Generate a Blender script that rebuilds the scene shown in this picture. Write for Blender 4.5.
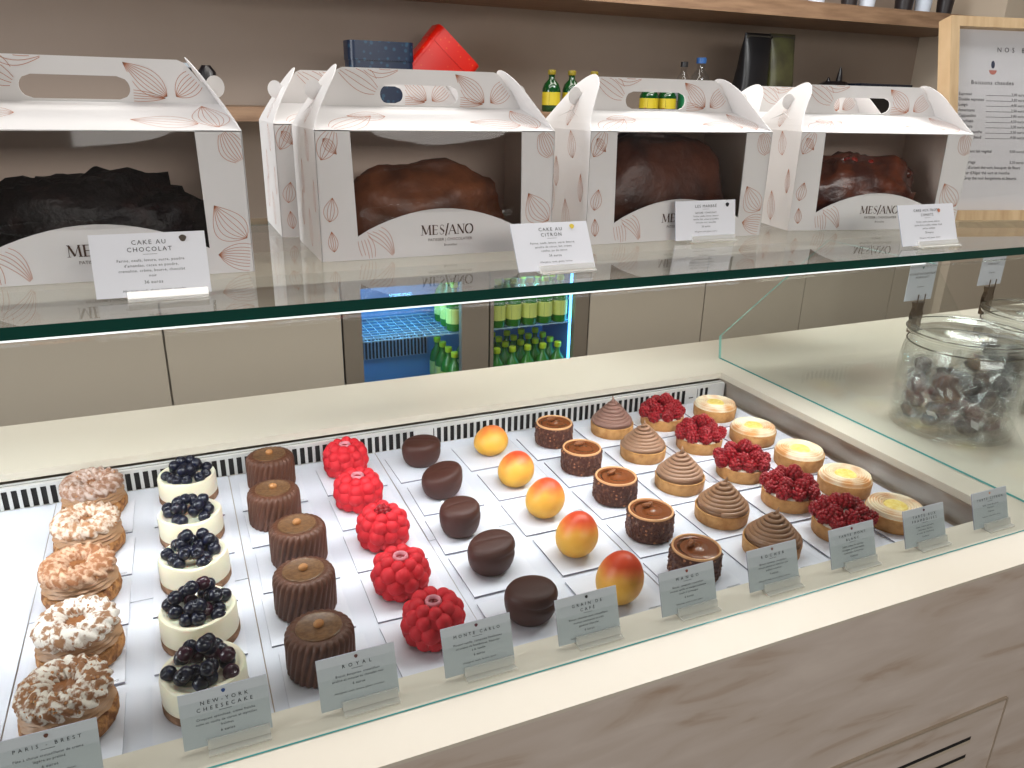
import bpy, math, random
from mathutils import Vector, Matrix
from mathutils import noise as NZ
R=math.radians; PI=math.pi
random.seed(7)
S=bpy.context.scene; COL=S.collection
for o in list(bpy.data.objects): bpy.data.objects.remove(o)

# ------------------------------------------------------------------ camera
cd=bpy.data.cameras.new('camera'); cam=bpy.data.objects.new('camera',cd); COL.objects.link(cam); S.camera=cam
F=768.87; PIT,ROLL,YAW=.354788,-.0228,.419121
cp,sp,cy,sy=math.cos(PIT),math.sin(PIT),math.cos(YAW),math.sin(YAW)
fw=Vector((sy*cp,cy*cp,-sp)); rt=Vector((cy,-sy,0)); dn=fw.cross(rt)
cr,sr=math.cos(ROLL),math.sin(ROLL)
rt2=cr*rt+sr*dn; dn2=-sr*rt+cr*dn
m=Matrix((rt2,-dn2,-fw)).transposed().to_4x4(); m.translation=Vector((0,0,.5)); cam.matrix_world=m
cd.sensor_fit='HORIZONTAL'; cd.sensor_width=36; cd.lens=F*36/1024; cd.clip_start=.02; cd.clip_end=60

# ------------------------------------------------------------------ world, lights, exposure
w=bpy.data.worlds.new('world'); S.world=w; w.use_nodes=True
w.node_tree.nodes['Background'].inputs[0].default_value=(1,.96,.91,1); w.node_tree.nodes['Background'].inputs[1].default_value=.27
def area(name,loc,size,power,col=(1,1,1),rot=(0,0,0),sy_=None,spread=None):
    l=bpy.data.lights.new(name,'AREA'); l.energy=power; l.color=col; l.size=size
    if sy_: l.shape='RECTANGLE'; l.size_y=sy_
    if spread: l.spread=R(spread)
    o=bpy.data.objects.new(name,l); o.location=loc; o.rotation_euler=rot; COL.objects.link(o); return o
area('ceiling_light_over_case',(.8,1.3,1.66),2.8,24,(1,.975,.95),sy_=.3)
area('customer_side_fill_light',(.9,-2.5,1.3),2.6,37,(1,.965,.92),rot=(R(78),0,0),sy_=.6)  # added fill behind the camera to brighten the marble front
area('daylight_from_shop_front',(-2.3,.75,1.0),1.3,62,(.93,.96,1),rot=(R(75),0,R(-90)),sy_=1.3)
area('fill_light_over_jars',(1.75,1.0,1.66),.7,21,(.97,1,1),sy_=.4)  # extra lamp added only to lift the counter around the jars
area('ceiling_light_staff_aisle',(1.2,1.95,1.62),2.6,20,(1,.94,.87),sy_=.25)
area('led_strip_under_glass_shelf',(.10,.80,.279),1.8,3.3,(.97,.98,1),rot=(R(28),0,0),sy_=.012,spread=120)
S.view_settings.view_transform='Standard'; S.view_settings.look='None'
S.view_settings.exposure=0.0; S.view_settings.gamma=1; S.view_settings.use_curve_mapping=False
S.cycles.transparent_max_bounces=32; S.cycles.max_bounces=10

# ------------------------------------------------------------------ materials
def srgb(*c): return tuple(((x/255)/12.92 if x/255<.04045 else ((x/255+.055)/1.055)**2.4) for x in c)
MC={}
def mat(name,col,rough=.5,metal=0,spec=.5,emit=None,es=0,sss=0,coat=0,bump=None,noise=None):
    """bump=(scale,strength,dist) noise=(scale,col2,lo,hi[,stretch])"""
    if name in MC: return MC[name]
    m=bpy.data.materials.new(name); m.use_nodes=True; N=m.node_tree.nodes; L=m.node_tree.links; b=N['Principled BSDF']
    if isinstance(col[0],int): col=srgb(*col)
    b.inputs['Base Color'].default_value=(*col,1); b.inputs['Roughness'].default_value=rough; b.inputs['Metallic'].default_value=metal
    b.inputs['Specular IOR Level'].default_value=spec
    if emit: b.inputs['Emission Color'].default_value=(*emit,1); b.inputs['Emission Strength'].default_value=es
    if sss: b.inputs['Subsurface Weight'].default_value=sss; b.inputs['Subsurface Scale'].default_value=.01
    if coat: b.inputs['Coat Weight'].default_value=coat; b.inputs['Coat Roughness'].default_value=.12
    if bump or noise:
        tc=N.new('ShaderNodeTexCoord')
    if noise:
        n=N.new('ShaderNodeTexNoise'); n.inputs['Scale'].default_value=noise[0]; n.inputs['Detail'].default_value=5
        mp=N.new('ShaderNodeMapping'); L.new(tc.outputs['Object'],mp.inputs[0]); L.new(mp.outputs[0],n.inputs[0])
        if len(noise)>4: mp.inputs['Scale'].default_value=noise[4]
        if len(noise)>5: mp.inputs['Rotation'].default_value=noise[5]
        r=N.new('ShaderNodeValToRGB'); r.color_ramp.elements[0].position=noise[2]; r.color_ramp.elements[1].position=noise[3]
        c2=noise[1]; c2=srgb(*c2) if isinstance(c2[0],int) else c2
        r.color_ramp.elements[0].color=(*col,1); r.color_ramp.elements[1].color=(*c2,1)
        L.new(n.outputs[0],r.inputs[0]); L.new(r.outputs[0],b.inputs['Base Color'])
    if bump:
        n2=N.new('ShaderNodeTexNoise'); n2.inputs['Scale'].default_value=bump[0]; n2.inputs['Detail'].default_value=4; L.new(tc.outputs['Object'],n2.inputs[0])
        bp=N.new('ShaderNodeBump'); bp.inputs['Strength'].default_value=bump[1]; bp.inputs['Distance'].default_value=bump[2]
        L.new(n2.outputs[0],bp.inputs['Height']); L.new(bp.outputs[0],b.inputs['Normal'])
    MC[name]=m; return m
def glass(name,tint,rough=.0,ior=1.45,gl=(1,1,1)):
    if name in MC: return MC[name]
    m=bpy.data.materials.new(name); m.use_nodes=True; N=m.node_tree.nodes; L=m.node_tree.links
    N.remove(N['Principled BSDF']); out=N['Material Output']
    g=N.new('ShaderNodeNewGeometry'); mx=N.new('ShaderNodeMapRange'); mx.inputs['To Min'].default_value=ior; mx.inputs['To Max'].default_value=1/ior
    L.new(g.outputs['Backfacing'],mx.inputs['Value']); fr=N.new('ShaderNodeFresnel'); L.new(mx.outputs[0],fr.inputs['IOR'])
    t=N.new('ShaderNodeBsdfTransparent'); t.inputs[0].default_value=(*tint,1)
    gs=N.new('ShaderNodeBsdfGlossy'); gs.inputs['Roughness'].default_value=rough; gs.inputs[0].default_value=(*gl,1)
    mi=N.new('ShaderNodeMixShader'); L.new(fr.outputs[0],mi.inputs[0]); L.new(t.outputs[0],mi.inputs[1]); L.new(gs.outputs[0],mi.inputs[2]); L.new(mi.outputs[0],out.inputs[0])
    MC[name]=m; return m

def film(name,fog,fogcol,gl,rough):
    m=glass(name,(1,1,1),rough,1.5); N=m.node_tree.nodes; L=m.node_tree.links
    base=[n for n in N if n.bl_idname=='ShaderNodeMixShader'][0]; d=N.new('ShaderNodeBsdfDiffuse'); d.inputs[0].default_value=(*fogcol,1)
    g2=N.new('ShaderNodeBsdfGlossy'); g2.inputs['Roughness'].default_value=rough; m1=N.new('ShaderNodeMixShader'); m1.inputs[0].default_value=gl
    L.new(d.outputs[0],m1.inputs[1]); L.new(g2.outputs[0],m1.inputs[2]); m2=N.new('ShaderNodeMixShader'); m2.inputs[0].default_value=fog
    L.new(base.outputs[0],m2.inputs[1]); L.new(m1.outputs[0],m2.inputs[2]); L.new(m2.outputs[0],N['Material Output'].inputs[0]); return m
STONE=mat('cream stone',(214,206,192),.32,noise=(3.0,(206,197,181),.35,.75),spec=.4)
WHITE=mat('white sheet',(216,219,230),.6)
CARDP=mat('white card',(222,224,234),.5)
CARDE=mat('card rim grey',(150,152,166),.5)
SIGN=mat('sign card',(182,190,194),.4)
INK=mat('black ink',(22,20,24),.6)
INKB=mat('brown ink',(74,48,34),.6)
INKL=mat('line art ink',(186,120,88),.6)
STEEL=mat('brushed steel',(178,170,160),.3,metal=.7,noise=(5,(146,128,114),.4,.65,(1,1,4)))
STEELL=mat('grille metal',(214,214,212),.35,metal=.3)
BLACK=mat('black void',(14,14,16),.6)
GLASS=glass('shelf glass',(.965,.983,.975))
PANE=glass('pane glass',(.972,.985,.978))
PET=glass('window film',(.95,.95,.95),.04,1.33)
CLEAR=glass('jar glass',(.955,.965,.96),.0,1.5)
ACR=film('acrylic',.35,(.86,.84,.78),.15,.1)
EDGE=mat('shelf glass edge',(0,62,52),.3,spec=.25)
EDGE2=mat('pane edge',(74,160,158),.15,spec=.5)
EDGE3=mat('side pane edge',(150,205,196),.15,spec=.5)
BOXW=mat('white cardboard',(222,219,217),.38)
BOXI=mat('box lining',(226,204,188),.7)
WOOD=mat('shelf oak',(150,120,94),.5,noise=(7,(120,92,70),.35,.7,(1,9,9)))
WOODF=mat('frame oak',(200,172,134),.45,noise=(12,(176,144,106),.35,.7,(6,1,.7)))
WALLM=mat('taupe wall',(158,144,132),.7,noise=(1.2,(146,130,116),.3,.7))
WALLR=mat('beige wall',(190,176,158),.7)
CAB=mat('greige cabinet',(176,164,148),.42)
CEIL=mat('ceiling grey',(120,114,108),.8)

# ------------------------------------------------------------------ mesh helpers
class MB:
    def __init__(s): s.v=[]; s.f=[]; s.mi=[]; s.cur=0
    def add(s,vs,fs,mi=None):
        o=len(s.v); s.v+=[tuple(p) for p in vs]; s.f+=[tuple(i+o for i in f) for f in fs]; s.mi+=[s.cur if mi is None else mi]*len(fs); return s
    def box(s,x0,x1,y0,y1,z0,z1,mi=None):
        return s.add([(x0,y0,z0),(x1,y0,z0),(x1,y1,z0),(x0,y1,z0),(x0,y0,z1),(x1,y0,z1),(x1,y1,z1),(x0,y1,z1)],
                     [(0,3,2,1),(4,5,6,7),(0,1,5,4),(1,2,6,5),(2,3,7,6),(3,0,4,7)],mi)
    def prism(s,poly,a,b,axis='y',mi=None):
        """poly: 2D outline ccw; extruded along axis from a to b"""
        n=len(poly); P={'y':lambda p,t:(p[0],t,p[1]),'z':lambda p,t:(p[0],p[1],t),'x':lambda p,t:(t,p[0],p[1])}[axis]
        vs=[P(p,a) for p in poly]+[P(p,b) for p in poly]
        return s.add(vs,[tuple(range(n)),tuple(range(2*n-1,n-1,-1))]+[(i,i+n,(i+1)%n+n,(i+1)%n) for i in range(n)],mi)
    def lathe(s,prof,n=32,c=(0,0,0),fn=None,mi=None,caps=True,ax=1.0):
        k=len(prof); vs=[]
        for j,(r,z) in enumerate(prof):
            for i in range(n):
                t=2*PI*i/n; rr,zz=(r,z) if fn is None else fn(r,z,t,j)
                vs.append((c[0]+rr*math.cos(t),c[1]+ax*rr*math.sin(t),c[2]+zz))
        fs=[(j*n+i,j*n+(i+1)%n,(j+1)*n+(i+1)%n,(j+1)*n+i) for j in range(k-1) for i in range(n)]
        if caps:
            fs.append(tuple(range(n-1,-1,-1))); fs.append(tuple((k-1)*n+i for i in range(n)))
        return s.add(vs,fs,mi)
    def ball(s,c,r,n=10,m_=7,sc=(1,1,1),fn=None,mi=None,rot=None):
        vs=[]; fs=[]
        for j in range(m_+1):
            ph=PI*j/m_
            for i in range(n if 0<j<m_ else 1):
                t=2*PI*i/n; d=Vector((math.sin(ph)*math.cos(t),math.sin(ph)*math.sin(t),-math.cos(ph)))
                rr=r*(fn(d) if fn else 1); p=Vector((d.x*rr*sc[0],d.y*rr*sc[1],d.z*rr*sc[2]))
                if rot: p=rot@p
                vs.append(tuple(p+Vector(c)))
        idx=lambda j,i: 0 if j==0 else (1+(m_-1)*n if j==m_ else 1+(j-1)*n+i%n)
        for i in range(n):
            fs.append((0,idx(1,i+1),idx(1,i))); fs.append((idx(m_,0),idx(m_-1,i),idx(m_-1,i+1)))
            for j in range(1,m_-1): fs.append((idx(j,i),idx(j,i+1),idx(j+1,i+1),idx(j+1,i)))
        return s.add(vs,fs,mi)
    def tube(s,pts,r,n=8,mi=None,closed=False):
        P=[Vector(p) for p in pts]; k=len(P); vs=[]
        for j,p in enumerate(P):
            a=P[(j-1)%k] if (j or closed) else p; b=P[(j+1)%k] if (j<k-1 or closed) else p
            t=(b-a).normalized(); u=t.cross(Vector((0,0,1)) if abs(t.z)<.9 else Vector((1,0,0))).normalized(); v=t.cross(u)
            rr=r[j] if isinstance(r,(list,tuple)) else r
            for i in range(n):
                q=2*PI*i/n; vs.append(p+rr*(math.cos(q)*u+math.sin(q)*v))
        fs=[(j*n+i,j*n+(i+1)%n,((j+1)%k)*n+(i+1)%n,((j+1)%k)*n+i) for j in range(k if closed else k-1) for i in range(n)]
        if not closed: fs+=[tuple(range(n-1,-1,-1)),tuple((k-1)*n+i for i in range(n))]
        return s.add(vs,fs,mi)
    def ribbon(s,pts,w_,mi=None):
        """flat line of width w_ through 3D points given as (p, normal)"""
        k=len(pts)
        if k<2: return s
        vs=[]
        for j,(p,nm) in enumerate(pts):
            a=Vector(pts[max(j-1,0)][0]); b=Vector(pts[min(j+1,k-1)][0]); t=(b-a)
            t=t.normalized() if t.length>1e-9 else Vector((1,0,0))
            u=Vector(nm).cross(t)*(w_/2); vs+= [Vector(p)+u,Vector(p)-u]
        return s.add(vs,[(2*j,2*j+1,2*j+3,2*j+2) for j in range(k-1)],mi)
    def mesh(s,name,mats,smooth=None):
        me=bpy.data.meshes.new(name); me.from_pydata(s.v,[],s.f)
        for q in (mats if isinstance(mats,(list,tuple)) else [mats]): me.materials.append(q)
        me.polygons.foreach_set('material_index',s.mi)
        if smooth is not None:
            me.polygons.foreach_set('use_smooth',[True]*len(s.f))
            if smooth<180: me.set_sharp_from_angle(angle=R(smooth))
        me.validate(); me.update(); return me
def thing(name,label,cat,loc=(0,0,0),rz=0,group=None):
    o=bpy.data.objects.new(name,None); COL.objects.link(o); o.empty_display_size=.02
    o.location=loc; o.rotation_euler=(0,0,rz); tag(o,label,cat,group); return o
def tag(o,label,cat,group=None,kind=None):
    o['label']=label; o['category']=cat
    if group: o['group']=group
    if kind: o['kind']=kind
    return o
def part(name,mb,mats,parent=None,smooth=None,loc=None,rot=None,label=None,kind=None):
    me=mb if isinstance(mb,bpy.types.Mesh) else mb.mesh(name,mats,smooth)
    o=bpy.data.objects.new(name,me); COL.objects.link(o)
    if parent: o.parent=parent
    if loc: o.location=loc
    if rot: o.rotation_euler=rot
    if label: o['label']=label
    if kind: o['kind']=kind
    return o
def struct(name,mb,mats): return part(name,mb,mats,kind='structure')
def kids(o): return [c for c in list(COL.objects) if c.parent is o]
def dup(root,loc,rz,label,group=None,sc=None):
    r=root.copy(); COL.objects.link(r); r.location=loc; r.rotation_euler=(0,0,rz); r['label']=label
    if group: r['group']=group
    if sc: r.scale=sc
    for ch in kids(root):
        c=ch.copy(); COL.objects.link(c); c.parent=r
        for g in kids(ch):
            d=g.copy(); COL.objects.link(d); d.parent=c
    return r
# text -> flat faces, mapped by fn(u,v)->xyz
TC={}
def text(mb,body,size,fn,u,v,align='CENTER',sp=1.0,mi=None):
    key=(body,size,align,sp)
    if key not in TC:
        c=bpy.data.curves.new('lettering','FONT'); c.body=body; c.size=size; c.align_x=align; c.space_character=sp; c.resolution_u=2
        o=bpy.data.objects.new('lettering',c); COL.objects.link(o); bpy.context.view_layer.update()
        me=bpy.data.meshes.new_from_object(o)
        TC[key]=([tuple(q.co) for q in me.vertices],[tuple(p.vertices) for p in me.polygons])
        bpy.data.objects.remove(o); bpy.data.curves.remove(c); bpy.data.meshes.remove(me)
    vs,fs=TC[key]; mb.add([fn(u+a,v+b) for a,b,_ in vs],fs,mi)

# ------------------------------------------------------------------ room shell
FLZ=-1.0; ZS=.30
struct('floor',MB().box(-3,4.6,-2.6,3,FLZ-.05,FLZ),mat('floor tile',(104,94,84),.5))
struct('ceiling',MB().box(-3,4.6,-2.6,3,1.7,1.75),CEIL)
struct('wall_back',MB().box(-3,3.25,2.75,2.85,FLZ,1.7),WALLM)
struct('wall_niche_side',MB().box(3.2,3.25,2.4,2.75,FLZ,1.7),WALLR)
struct('wall_right',MB().box(3.2,4.6,2.36,2.40,FLZ,1.7).box(4.55,4.6,-2.6,2.36,FLZ,1.7),WALLR)
# shelves on the wall
t=thing('wall_shelf','long oak shelf high on the taupe back wall carrying cups','shelf',(0,2.4,.80))
part('board',MB().box(-2.9,3.2,0,.35,0,.055),WOOD,t)
t=thing('wall_ledge','low oak ledge along the back wall carrying tins and bottles','shelf',(0,2.4,.425))
part('board',MB().box(-2.9,3.2,0,.35,0,.038),WOOD,t)
# back worktop and cabinets
# worktop
part_=MB().box(-2.9,3.2,2.37,2.75,-.045,-.012)
tag(part('back_worktop',part_,mat('worktop grey',(186,178,162),.35)),'thin grey worktop over the low cabinets at the back wall','worktop')
cx=[-2.06,-1.56,-1.06,-.56,-.06,.466]
cabs=[(cx[i],cx[i+1]) for i in range(5)]+[(1.374,1.89),(1.89,2.4),(2.4,2.91),(2.91,3.2)]
names=['greige flat-front cabinet far left at the back wall','greige flat-front cabinet second from left end of the back wall','greige flat-front cabinet left of the seam below the chocolate cake sign','greige flat-front cabinet behind the first cake box, ending at the dark seam','greige flat-front cabinet directly left of the blue-lit fridge','greige flat-front cabinet directly right of the blue-lit fridge','second greige cabinet to the right of the fridge, behind the side pane','greige cabinet behind the wrapped-candy jar','narrow greige cabinet at the right end of the back run']
vis=[3,4,5,6,7,8]
for i in vis:
    a,b=cabs[i]
    t=thing('base_cabinet',names[i],'cabinet',((a+b)/2,2.4,FLZ)); h=(b-a)/2
    part('body',MB().box(-h,h,.022,.345,0,.955),CAB,t)
    d=part('door',MB().box(-h+.003,h-.003,0,.02,.06,.953),CAB,t)

# ------------------------------------------------------------------ fridge
def bottle_mb(h,r,neck=.32,n=14):
    return MB().lathe([(r*.9,0),(r,.006),(r,h*.55),(r*.8,h*.68),(r*neck,h*.8),(r*neck,h*.94)],n)
fr=thing('undercounter_fridge','two-door steel undercounter drinks fridge lit blue inside','fridge',(.47,2.4,FLZ))
FW=.90; FH=.955
b=MB(); b.box(0,.02,.03,.345,0,FH).box(FW-.02,FW,.03,.345,0,FH).box(0.02,FW-.02,.03,.345,0,.1).box(0.02,FW-.02,.03,.345,FH-.02,FH).box(0.02,FW-.02,.335,.345,.1,FH-.02)
part('cabinet_body',b,mat('fridge liner',(96,150,200),.4),fr)
SS=mat('fridge steel',(150,138,124),.4,metal=.5)
for nm,x0,x1,gl0,gl1 in (('a',0,.505,.06,.405),('b',.512,FW,.512+.012,FW-.055)):
    d=part('door',MB().box(x0,gl0,0,.028,.08,FH).box(gl1,x1,0,.028,.08,FH).box(gl0,gl1,0,.028,.08,.12).box(gl0,gl1,0,.028,FH-.035,FH),SS,fr,label='steel-framed glass fridge door')
    part('glass_pane',MB().box(gl0,gl1,.008,.012,.12,FH-.035),PANE,d)
BL=mat('blue led',(20,90,200),.5,emit=(.10,.45,1),es=7)
for x in (.846,): part('led_strip',MB().box(x,x+.016,.032,.05,.15,FH-.04),BL,fr)
WIRE=mat('rack wire',(190,225,245),.25,metal=.4)
for z in (.73,.475):
    b=MB()
    for y in (.04,.07,.10,.13,.16,.20,.24,.28,.32): b.box(.02,FW-.02,y,y+.004,z-.004,z)
    for k in range(30): b.box(.03+k*.029,.033+k*.029,.04,.32,z-.007,z-.004)
    part('wire_rack',b,WIRE,fr)
b=MB().box(.08,.38,.32,.33,.57,.66)
for k in range(22): b.box(.085+k*.0135,.09+k*.0135,.31,.321,.575,.655,1)
part('evaporator_grille',b,[mat('grille pale',(150,175,205),.4),BLACK],fr)
for nm,x,pw in (('l',.22,2.6),('r',.70,.6)):
    l=bpy.data.lights.new('fridge_led_light','POINT'); l.energy=pw; l.color=(.22,.72,1); l.shadow_soft_size=.04
    o=bpy.data.objects.new('fridge_led_light',l); COL.objects.link(o); o.location=(.47+x,2.4+.1,FLZ+.9)
GRN=mat('green bottle',(40,120,30),.15,spec=.7); YCAP=mat('lime cap',(190,215,40),.4); YLAB=mat('lime label',(215,220,120),.5)
def juice(h,r,label,glassm=GRN,capm=YCAP,labm=YLAB,loc=(0,0,0),group=None,cat='bottle'):
    t=thing('juice_bottle',label,cat,loc,0,group)
    part('bottle_glass',bottle_mb(h,r),glassm,t,50)
    part('cap',MB().lathe([(r*.42,h*.9),(r*.45,h*.91),(r*.45,h),(r*.38,h+.002)],14),capm,t,40)
    part('label',MB().lathe([(r*1.012,h*.16),(r*1.012,h*.48)],18,caps=False),labm,t,180)
    return t
G='lime-capped juice bottles inside the fridge'
jb=juice(.17,.0295,'green juice bottle with lime cap on the fridge racks',loc=(1.0,2.45,FLZ+.731),group=G); first=True
for z,rows,cols in ((.731,3,6),(.476,4,6)):
    for r_ in range(rows):
        for c_ in range(cols):
            x=.47+.503+.062*c_+random.uniform(-.001,.001); y=2.4+.065+.066*r_
            if z<.6: x-=.0
            if first: jb.location=(x,y,FLZ+z); first=False
            else: dup(jb,(x,y,FLZ+z),random.uniform(0,6),jb['label'],G)
for z in (.731,.476):
    for r_ in range(3 if z>.6 else 4): dup(jb,(.47+.405,2.4+.075+.066*r_,FLZ+z),0,jb['label'],G)

# ------------------------------------------------------------------ things on the ledge and wall shelf
LZ=.4632
def printed_tin(name,label,w,d,h,loc,rot,m_,cat='tin'):
    t=thing(name,label,cat,loc); t.rotation_euler=rot
    def rr(w,d,r,n=5): 
        return [(sx*(w/2-r)+r*math.cos(a),sy_*(d/2-r)+r*math.sin(a)) for sx,sy_,a0 in ((1,1,0),(-1,1,90),(-1,-1,180),(1,-1,270)) for a in [R(a0+90*i/n) for i in range(n+1)]]
    part('tin_body',MB().prism(rr(w,d,.02),0,h*.72,'z'),m_,t,40)
    part('tin_lid',MB().prism(rr(w+.004,d+.004,.021),h*.72,h,'z'),m_,t,40)
    return t
def voro(name,c1,c2,scale,rough=.35,th=.35):
    m_=mat(name,c1,rough); N=m_.node_tree.nodes; L=m_.node_tree.links
    tc=N.new('ShaderNodeTexCoord'); v=N.new('ShaderNodeTexVoronoi'); v.inputs['Scale'].default_value=scale
    r=N.new('ShaderNodeValToRGB'); r.color_ramp.elements[0].position=th-.12; r.color_ramp.elements[1].position=th
    r.color_ramp.elements[0].color=(*srgb(*c2),1); r.color_ramp.elements[1].color=(*srgb(*c1),1)
    L.new(tc.outputs['Object'],v.inputs[0]); L.new(v.outputs['Distance'],r.inputs[0]); L.new(r.outputs[0],N['Principled BSDF'].inputs['Base Color']); return m_
printed_tin('cake_tin','dark blue floral tin standing on the ledge behind the cake boxes',.195,.085,.188,(.632,2.455,LZ),(0,0,0),voro('blue floral',(14,30,54),(30,62,84),60))
rm=voro('red pattern',(214,26,12),(222,90,40),60,.3,.22)
t=printed_tin('gift_tin','bright red patterned tin tipped on its corner beside the blue tin',.18,.10,.18,(.805,2.595,LZ+.0606),(0,R(42),0),rm)
BG=mat('dark green glass',(10,60,24),.1,spec=.7); YL=voro('yellow label',(190,170,34),(160,44,28),34,.5,.3); YC=mat('yellow cap',(140,124,36),.35)
jx=(1.215,1.29,1.375)
for i,(x,l) in enumerate(zip(jx,('dark green juice bottle with yellow label, leftmost on the ledge between second and third boxes','dark green juice bottle with yellow label, second on the ledge right of the second box','dark green juice bottle beside the upper left tip of the third cake box'))):
    juice(.128,.03,l,BG,YC,YL,(x,2.46,LZ))
for i,(x,l) in enumerate(((1.60,'left yellow-labelled bottle seen through the handle of the third cake box'),(1.675,'right yellow-labelled bottle seen through the handle of the third cake box'))):
    juice(.104,.033,l,BG,YC,YL,(x,2.46,LZ))
t=thing('tea_canister','green canister with pale ring mark seen through third box handle','canister',(1.765,2.46,LZ))
part('body',MB().lathe([(.036,0),(.036,.09)],20),mat('teal green',(20,110,70),.4),t,40)
part('lid',MB().lathe([(.037,.09),(.037,.1)],20),mat('pale lid',(150,170,150),.4),t,40)
def water(x,capc,h,r,label,tint):
    t=thing('water_bottle',label,'bottle',(x,2.5,LZ))
    part('bottle_body',bottle_mb(h,r,.36),glass('clear plastic '+str(h),tint,.05,1.4),t,60)
    part('cap',MB().lathe([(r*.45,h*.9),(r*.45,h)],14),mat('cap '+str(capc),capc,.4),t,40)
    part('label',MB().lathe([(r*1.01,h*.25),(r*1.01,h*.5)],18,caps=False),mat('pale blue label',(190,200,215),.5),t,180)
water(1.765,(30,28,30),.176,.030,'slim clear bottle with black cap behind the third cake box',(.93,.93,.93))
water(1.838,(44,90,150),.192,.040,'clear water bottle with blue cap behind the third cake box',(.90,.93,.95))
def pouch(label,w,h,x,m_,lean):
    t=thing('coffee_bag',label,'bag',(x,2.5,LZ)); mb=MB(); n=20; prof=[]
    vs=[];k=12
    for j in range(k+1):
        f=j/k; z=h*f; dd=.045*(1-f**2.2)+.003; ww=w/2*(1-.06*math.sin(f*PI)); 
        for i in range(n):
            a=2*PI*i/n; q=math.copysign(abs(math.cos(a))**.5,math.cos(a)); s_=math.copysign(abs(math.sin(a))**.6,math.sin(a))
            vs.append((ww*q+lean*f*.03+.004*NZ.noise(Vector((f*6,a,x))),dd*s_,z))
    fs=[(j*n+i,j*n+(i+1)%n,(j+1)*n+(i+1)%n,(j+1)*n+i) for j in range(k) for i in range(n)]+[tuple(range(n-1,-1,-1)),tuple(k*n+i for i in range(n))]
    mb.add(vs,fs); part('pouch',mb,m_,t,60); part('seal_fold',MB().box(-w/2+.005+lean*.03,w/2-.005+lean*.03,-.007,.007,h-.02,h-.008),mat('fold dark',(50,46,40),.5),t)
    return t
pouch('tall black bag standing on the ledge left of the olive bag',.13,.285,2.055,mat('black bag',(16,15,18),.35),1)
pouch('tall olive brown bag with mottled print standing on the ledge',.125,.288,2.195,mat('olive bag',(48,44,28),.45,noise=(14,(66,66,38),.4,.6)),0)
DK=mat('dark ornament',(20,17,20),.3)
t=thing('figurine','small dark jagged ornament on the ledge above the fourth box','ornament',(2.485,2.5,LZ))
b=MB().lathe([(.06,0),(.062,.06),(.055,.115),(.04,.13)],12,fn=lambda r,z,t,j:(r*(1+.2*math.sin(3*t+j)),z))
b.lathe([(.018,.09),(.012,.14),(.008,.165),(.002,.185)],8,c=(.025,0,0)).lathe([(.014,.09),(.01,.13),(.002,.145)],8,c=(-.03,0,0))
part('ornament_body',b,DK,t,50)
t=thing('serving_tray','thin dark tray with blue glint lying beside the dark ornament','tray',(2.70,2.5,LZ+.075))
t.location.z=LZ
part('tray_stand',MB().box(-.09,.09,-.03,.03,0,.105),DK,t); part('tray_plate',MB().box(-.14,.14,-.07,.07,.105,.125),mat('tray blue black',(24,30,44),.2),t)
t=thing('thermos_flask','dark ribbed flask seen through the handle of the fourth box','flask',(2.35,2.47,LZ))
part('body',MB().lathe([(.045,0),(.045,.07),(.04,.09)],16),mat('dark blue flask',(26,28,44),.25),t,40); part('flask_lid',MB().lathe([(.041,.09),(.041,.1)],16),DK,t,40)
t=thing('toy_camera','small black gadget on the ledge behind first box right corner','gadget',(.075,2.5,LZ))
part('gadget_body',MB().box(-.03,.03,-.03,.03,0,.10),BLACK,t); part('lens_ring',MB().lathe([(.015,.1),(.015,.112)],12,c=(.012,0,0)),mat('pale ring',(180,190,200),.3),t)
t=thing('cocktail_shaker','dark canister behind the upper right tip of the first box','canister',(.145,2.5,LZ))
part('body',MB().lathe([(.025,0),(.025,.09),(.012,.108)],12),DK,t,40)
SH=.8555
for i,(x,r,m_,l) in enumerate(((2.335,.036,(206,214,226),'white cup on the top shelf, left of the dark cup'),(2.50,.036,(40,34,34),'dark cup on the top shelf between two pale cups'),(2.59,.036,(206,214,226),'pale cup on the top shelf, middle of the row'),(2.79,.040,(34,28,30),'large dark cup on the top shelf near its right end'),(2.895,.036,(200,210,224),'pale cup on the top shelf nearest its right end'),(3.02,.035,(34,44,40),'small dark green tin at the right end of the top shelf'))):
    t=thing('paper_cup' if m_[0]>100 else 'tin_cup',l,'cup',(x,2.50,SH))
    part('cup_wall',MB().lathe([(r*.8,0),(r,.1),(r*.94,.1),(r*.75,.004)],20,caps=True),mat('cup %d'%m_[0],m_,.4),t,50)
    part('cup_rim',MB().lathe([(r*.99,.097),(r*1.05,.1),(r*.99,.103)],20,caps=False),mat('cup %d'%m_[0],m_,.4),t,180)

# ------------------------------------------------------------------ counter / display case
YG,YB,XL,XR=.515,1.335,-1.2,2.6
LX,LB,SF=.965,1.148,.557      # well: right side, back, front
dc=thing('display_counter','cream stone pastry counter with taupe marbled front and recessed well','counter',(0,0,0))
b=MB(); TH=.0115
b.box(XL,XR,.466,SF,-.004,0).box(XL,XR,LB,YB,-TH,0).box(LX,XR,SF,LB,-TH,0).box(XL,-.45,SF,LB,-TH,0)
part('stone_top',b,STONE,dc)
MB1=mat('taupe marble',(158,142,130),.3)
N=MB1.node_tree.nodes; L=MB1.node_tree.links; tc=N.new('ShaderNodeTexCoord'); mp=N.new('ShaderNodeMapping'); mp.inputs['Rotation'].default_value=(0,R(28),0); mp.inputs['Scale'].default_value=(3.2,2,15)
n=N.new('ShaderNodeTexNoise'); n.inputs['Scale'].default_value=2.4; n.inputs['Detail'].default_value=7; n.inputs['Distortion'].default_value=.6
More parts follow.
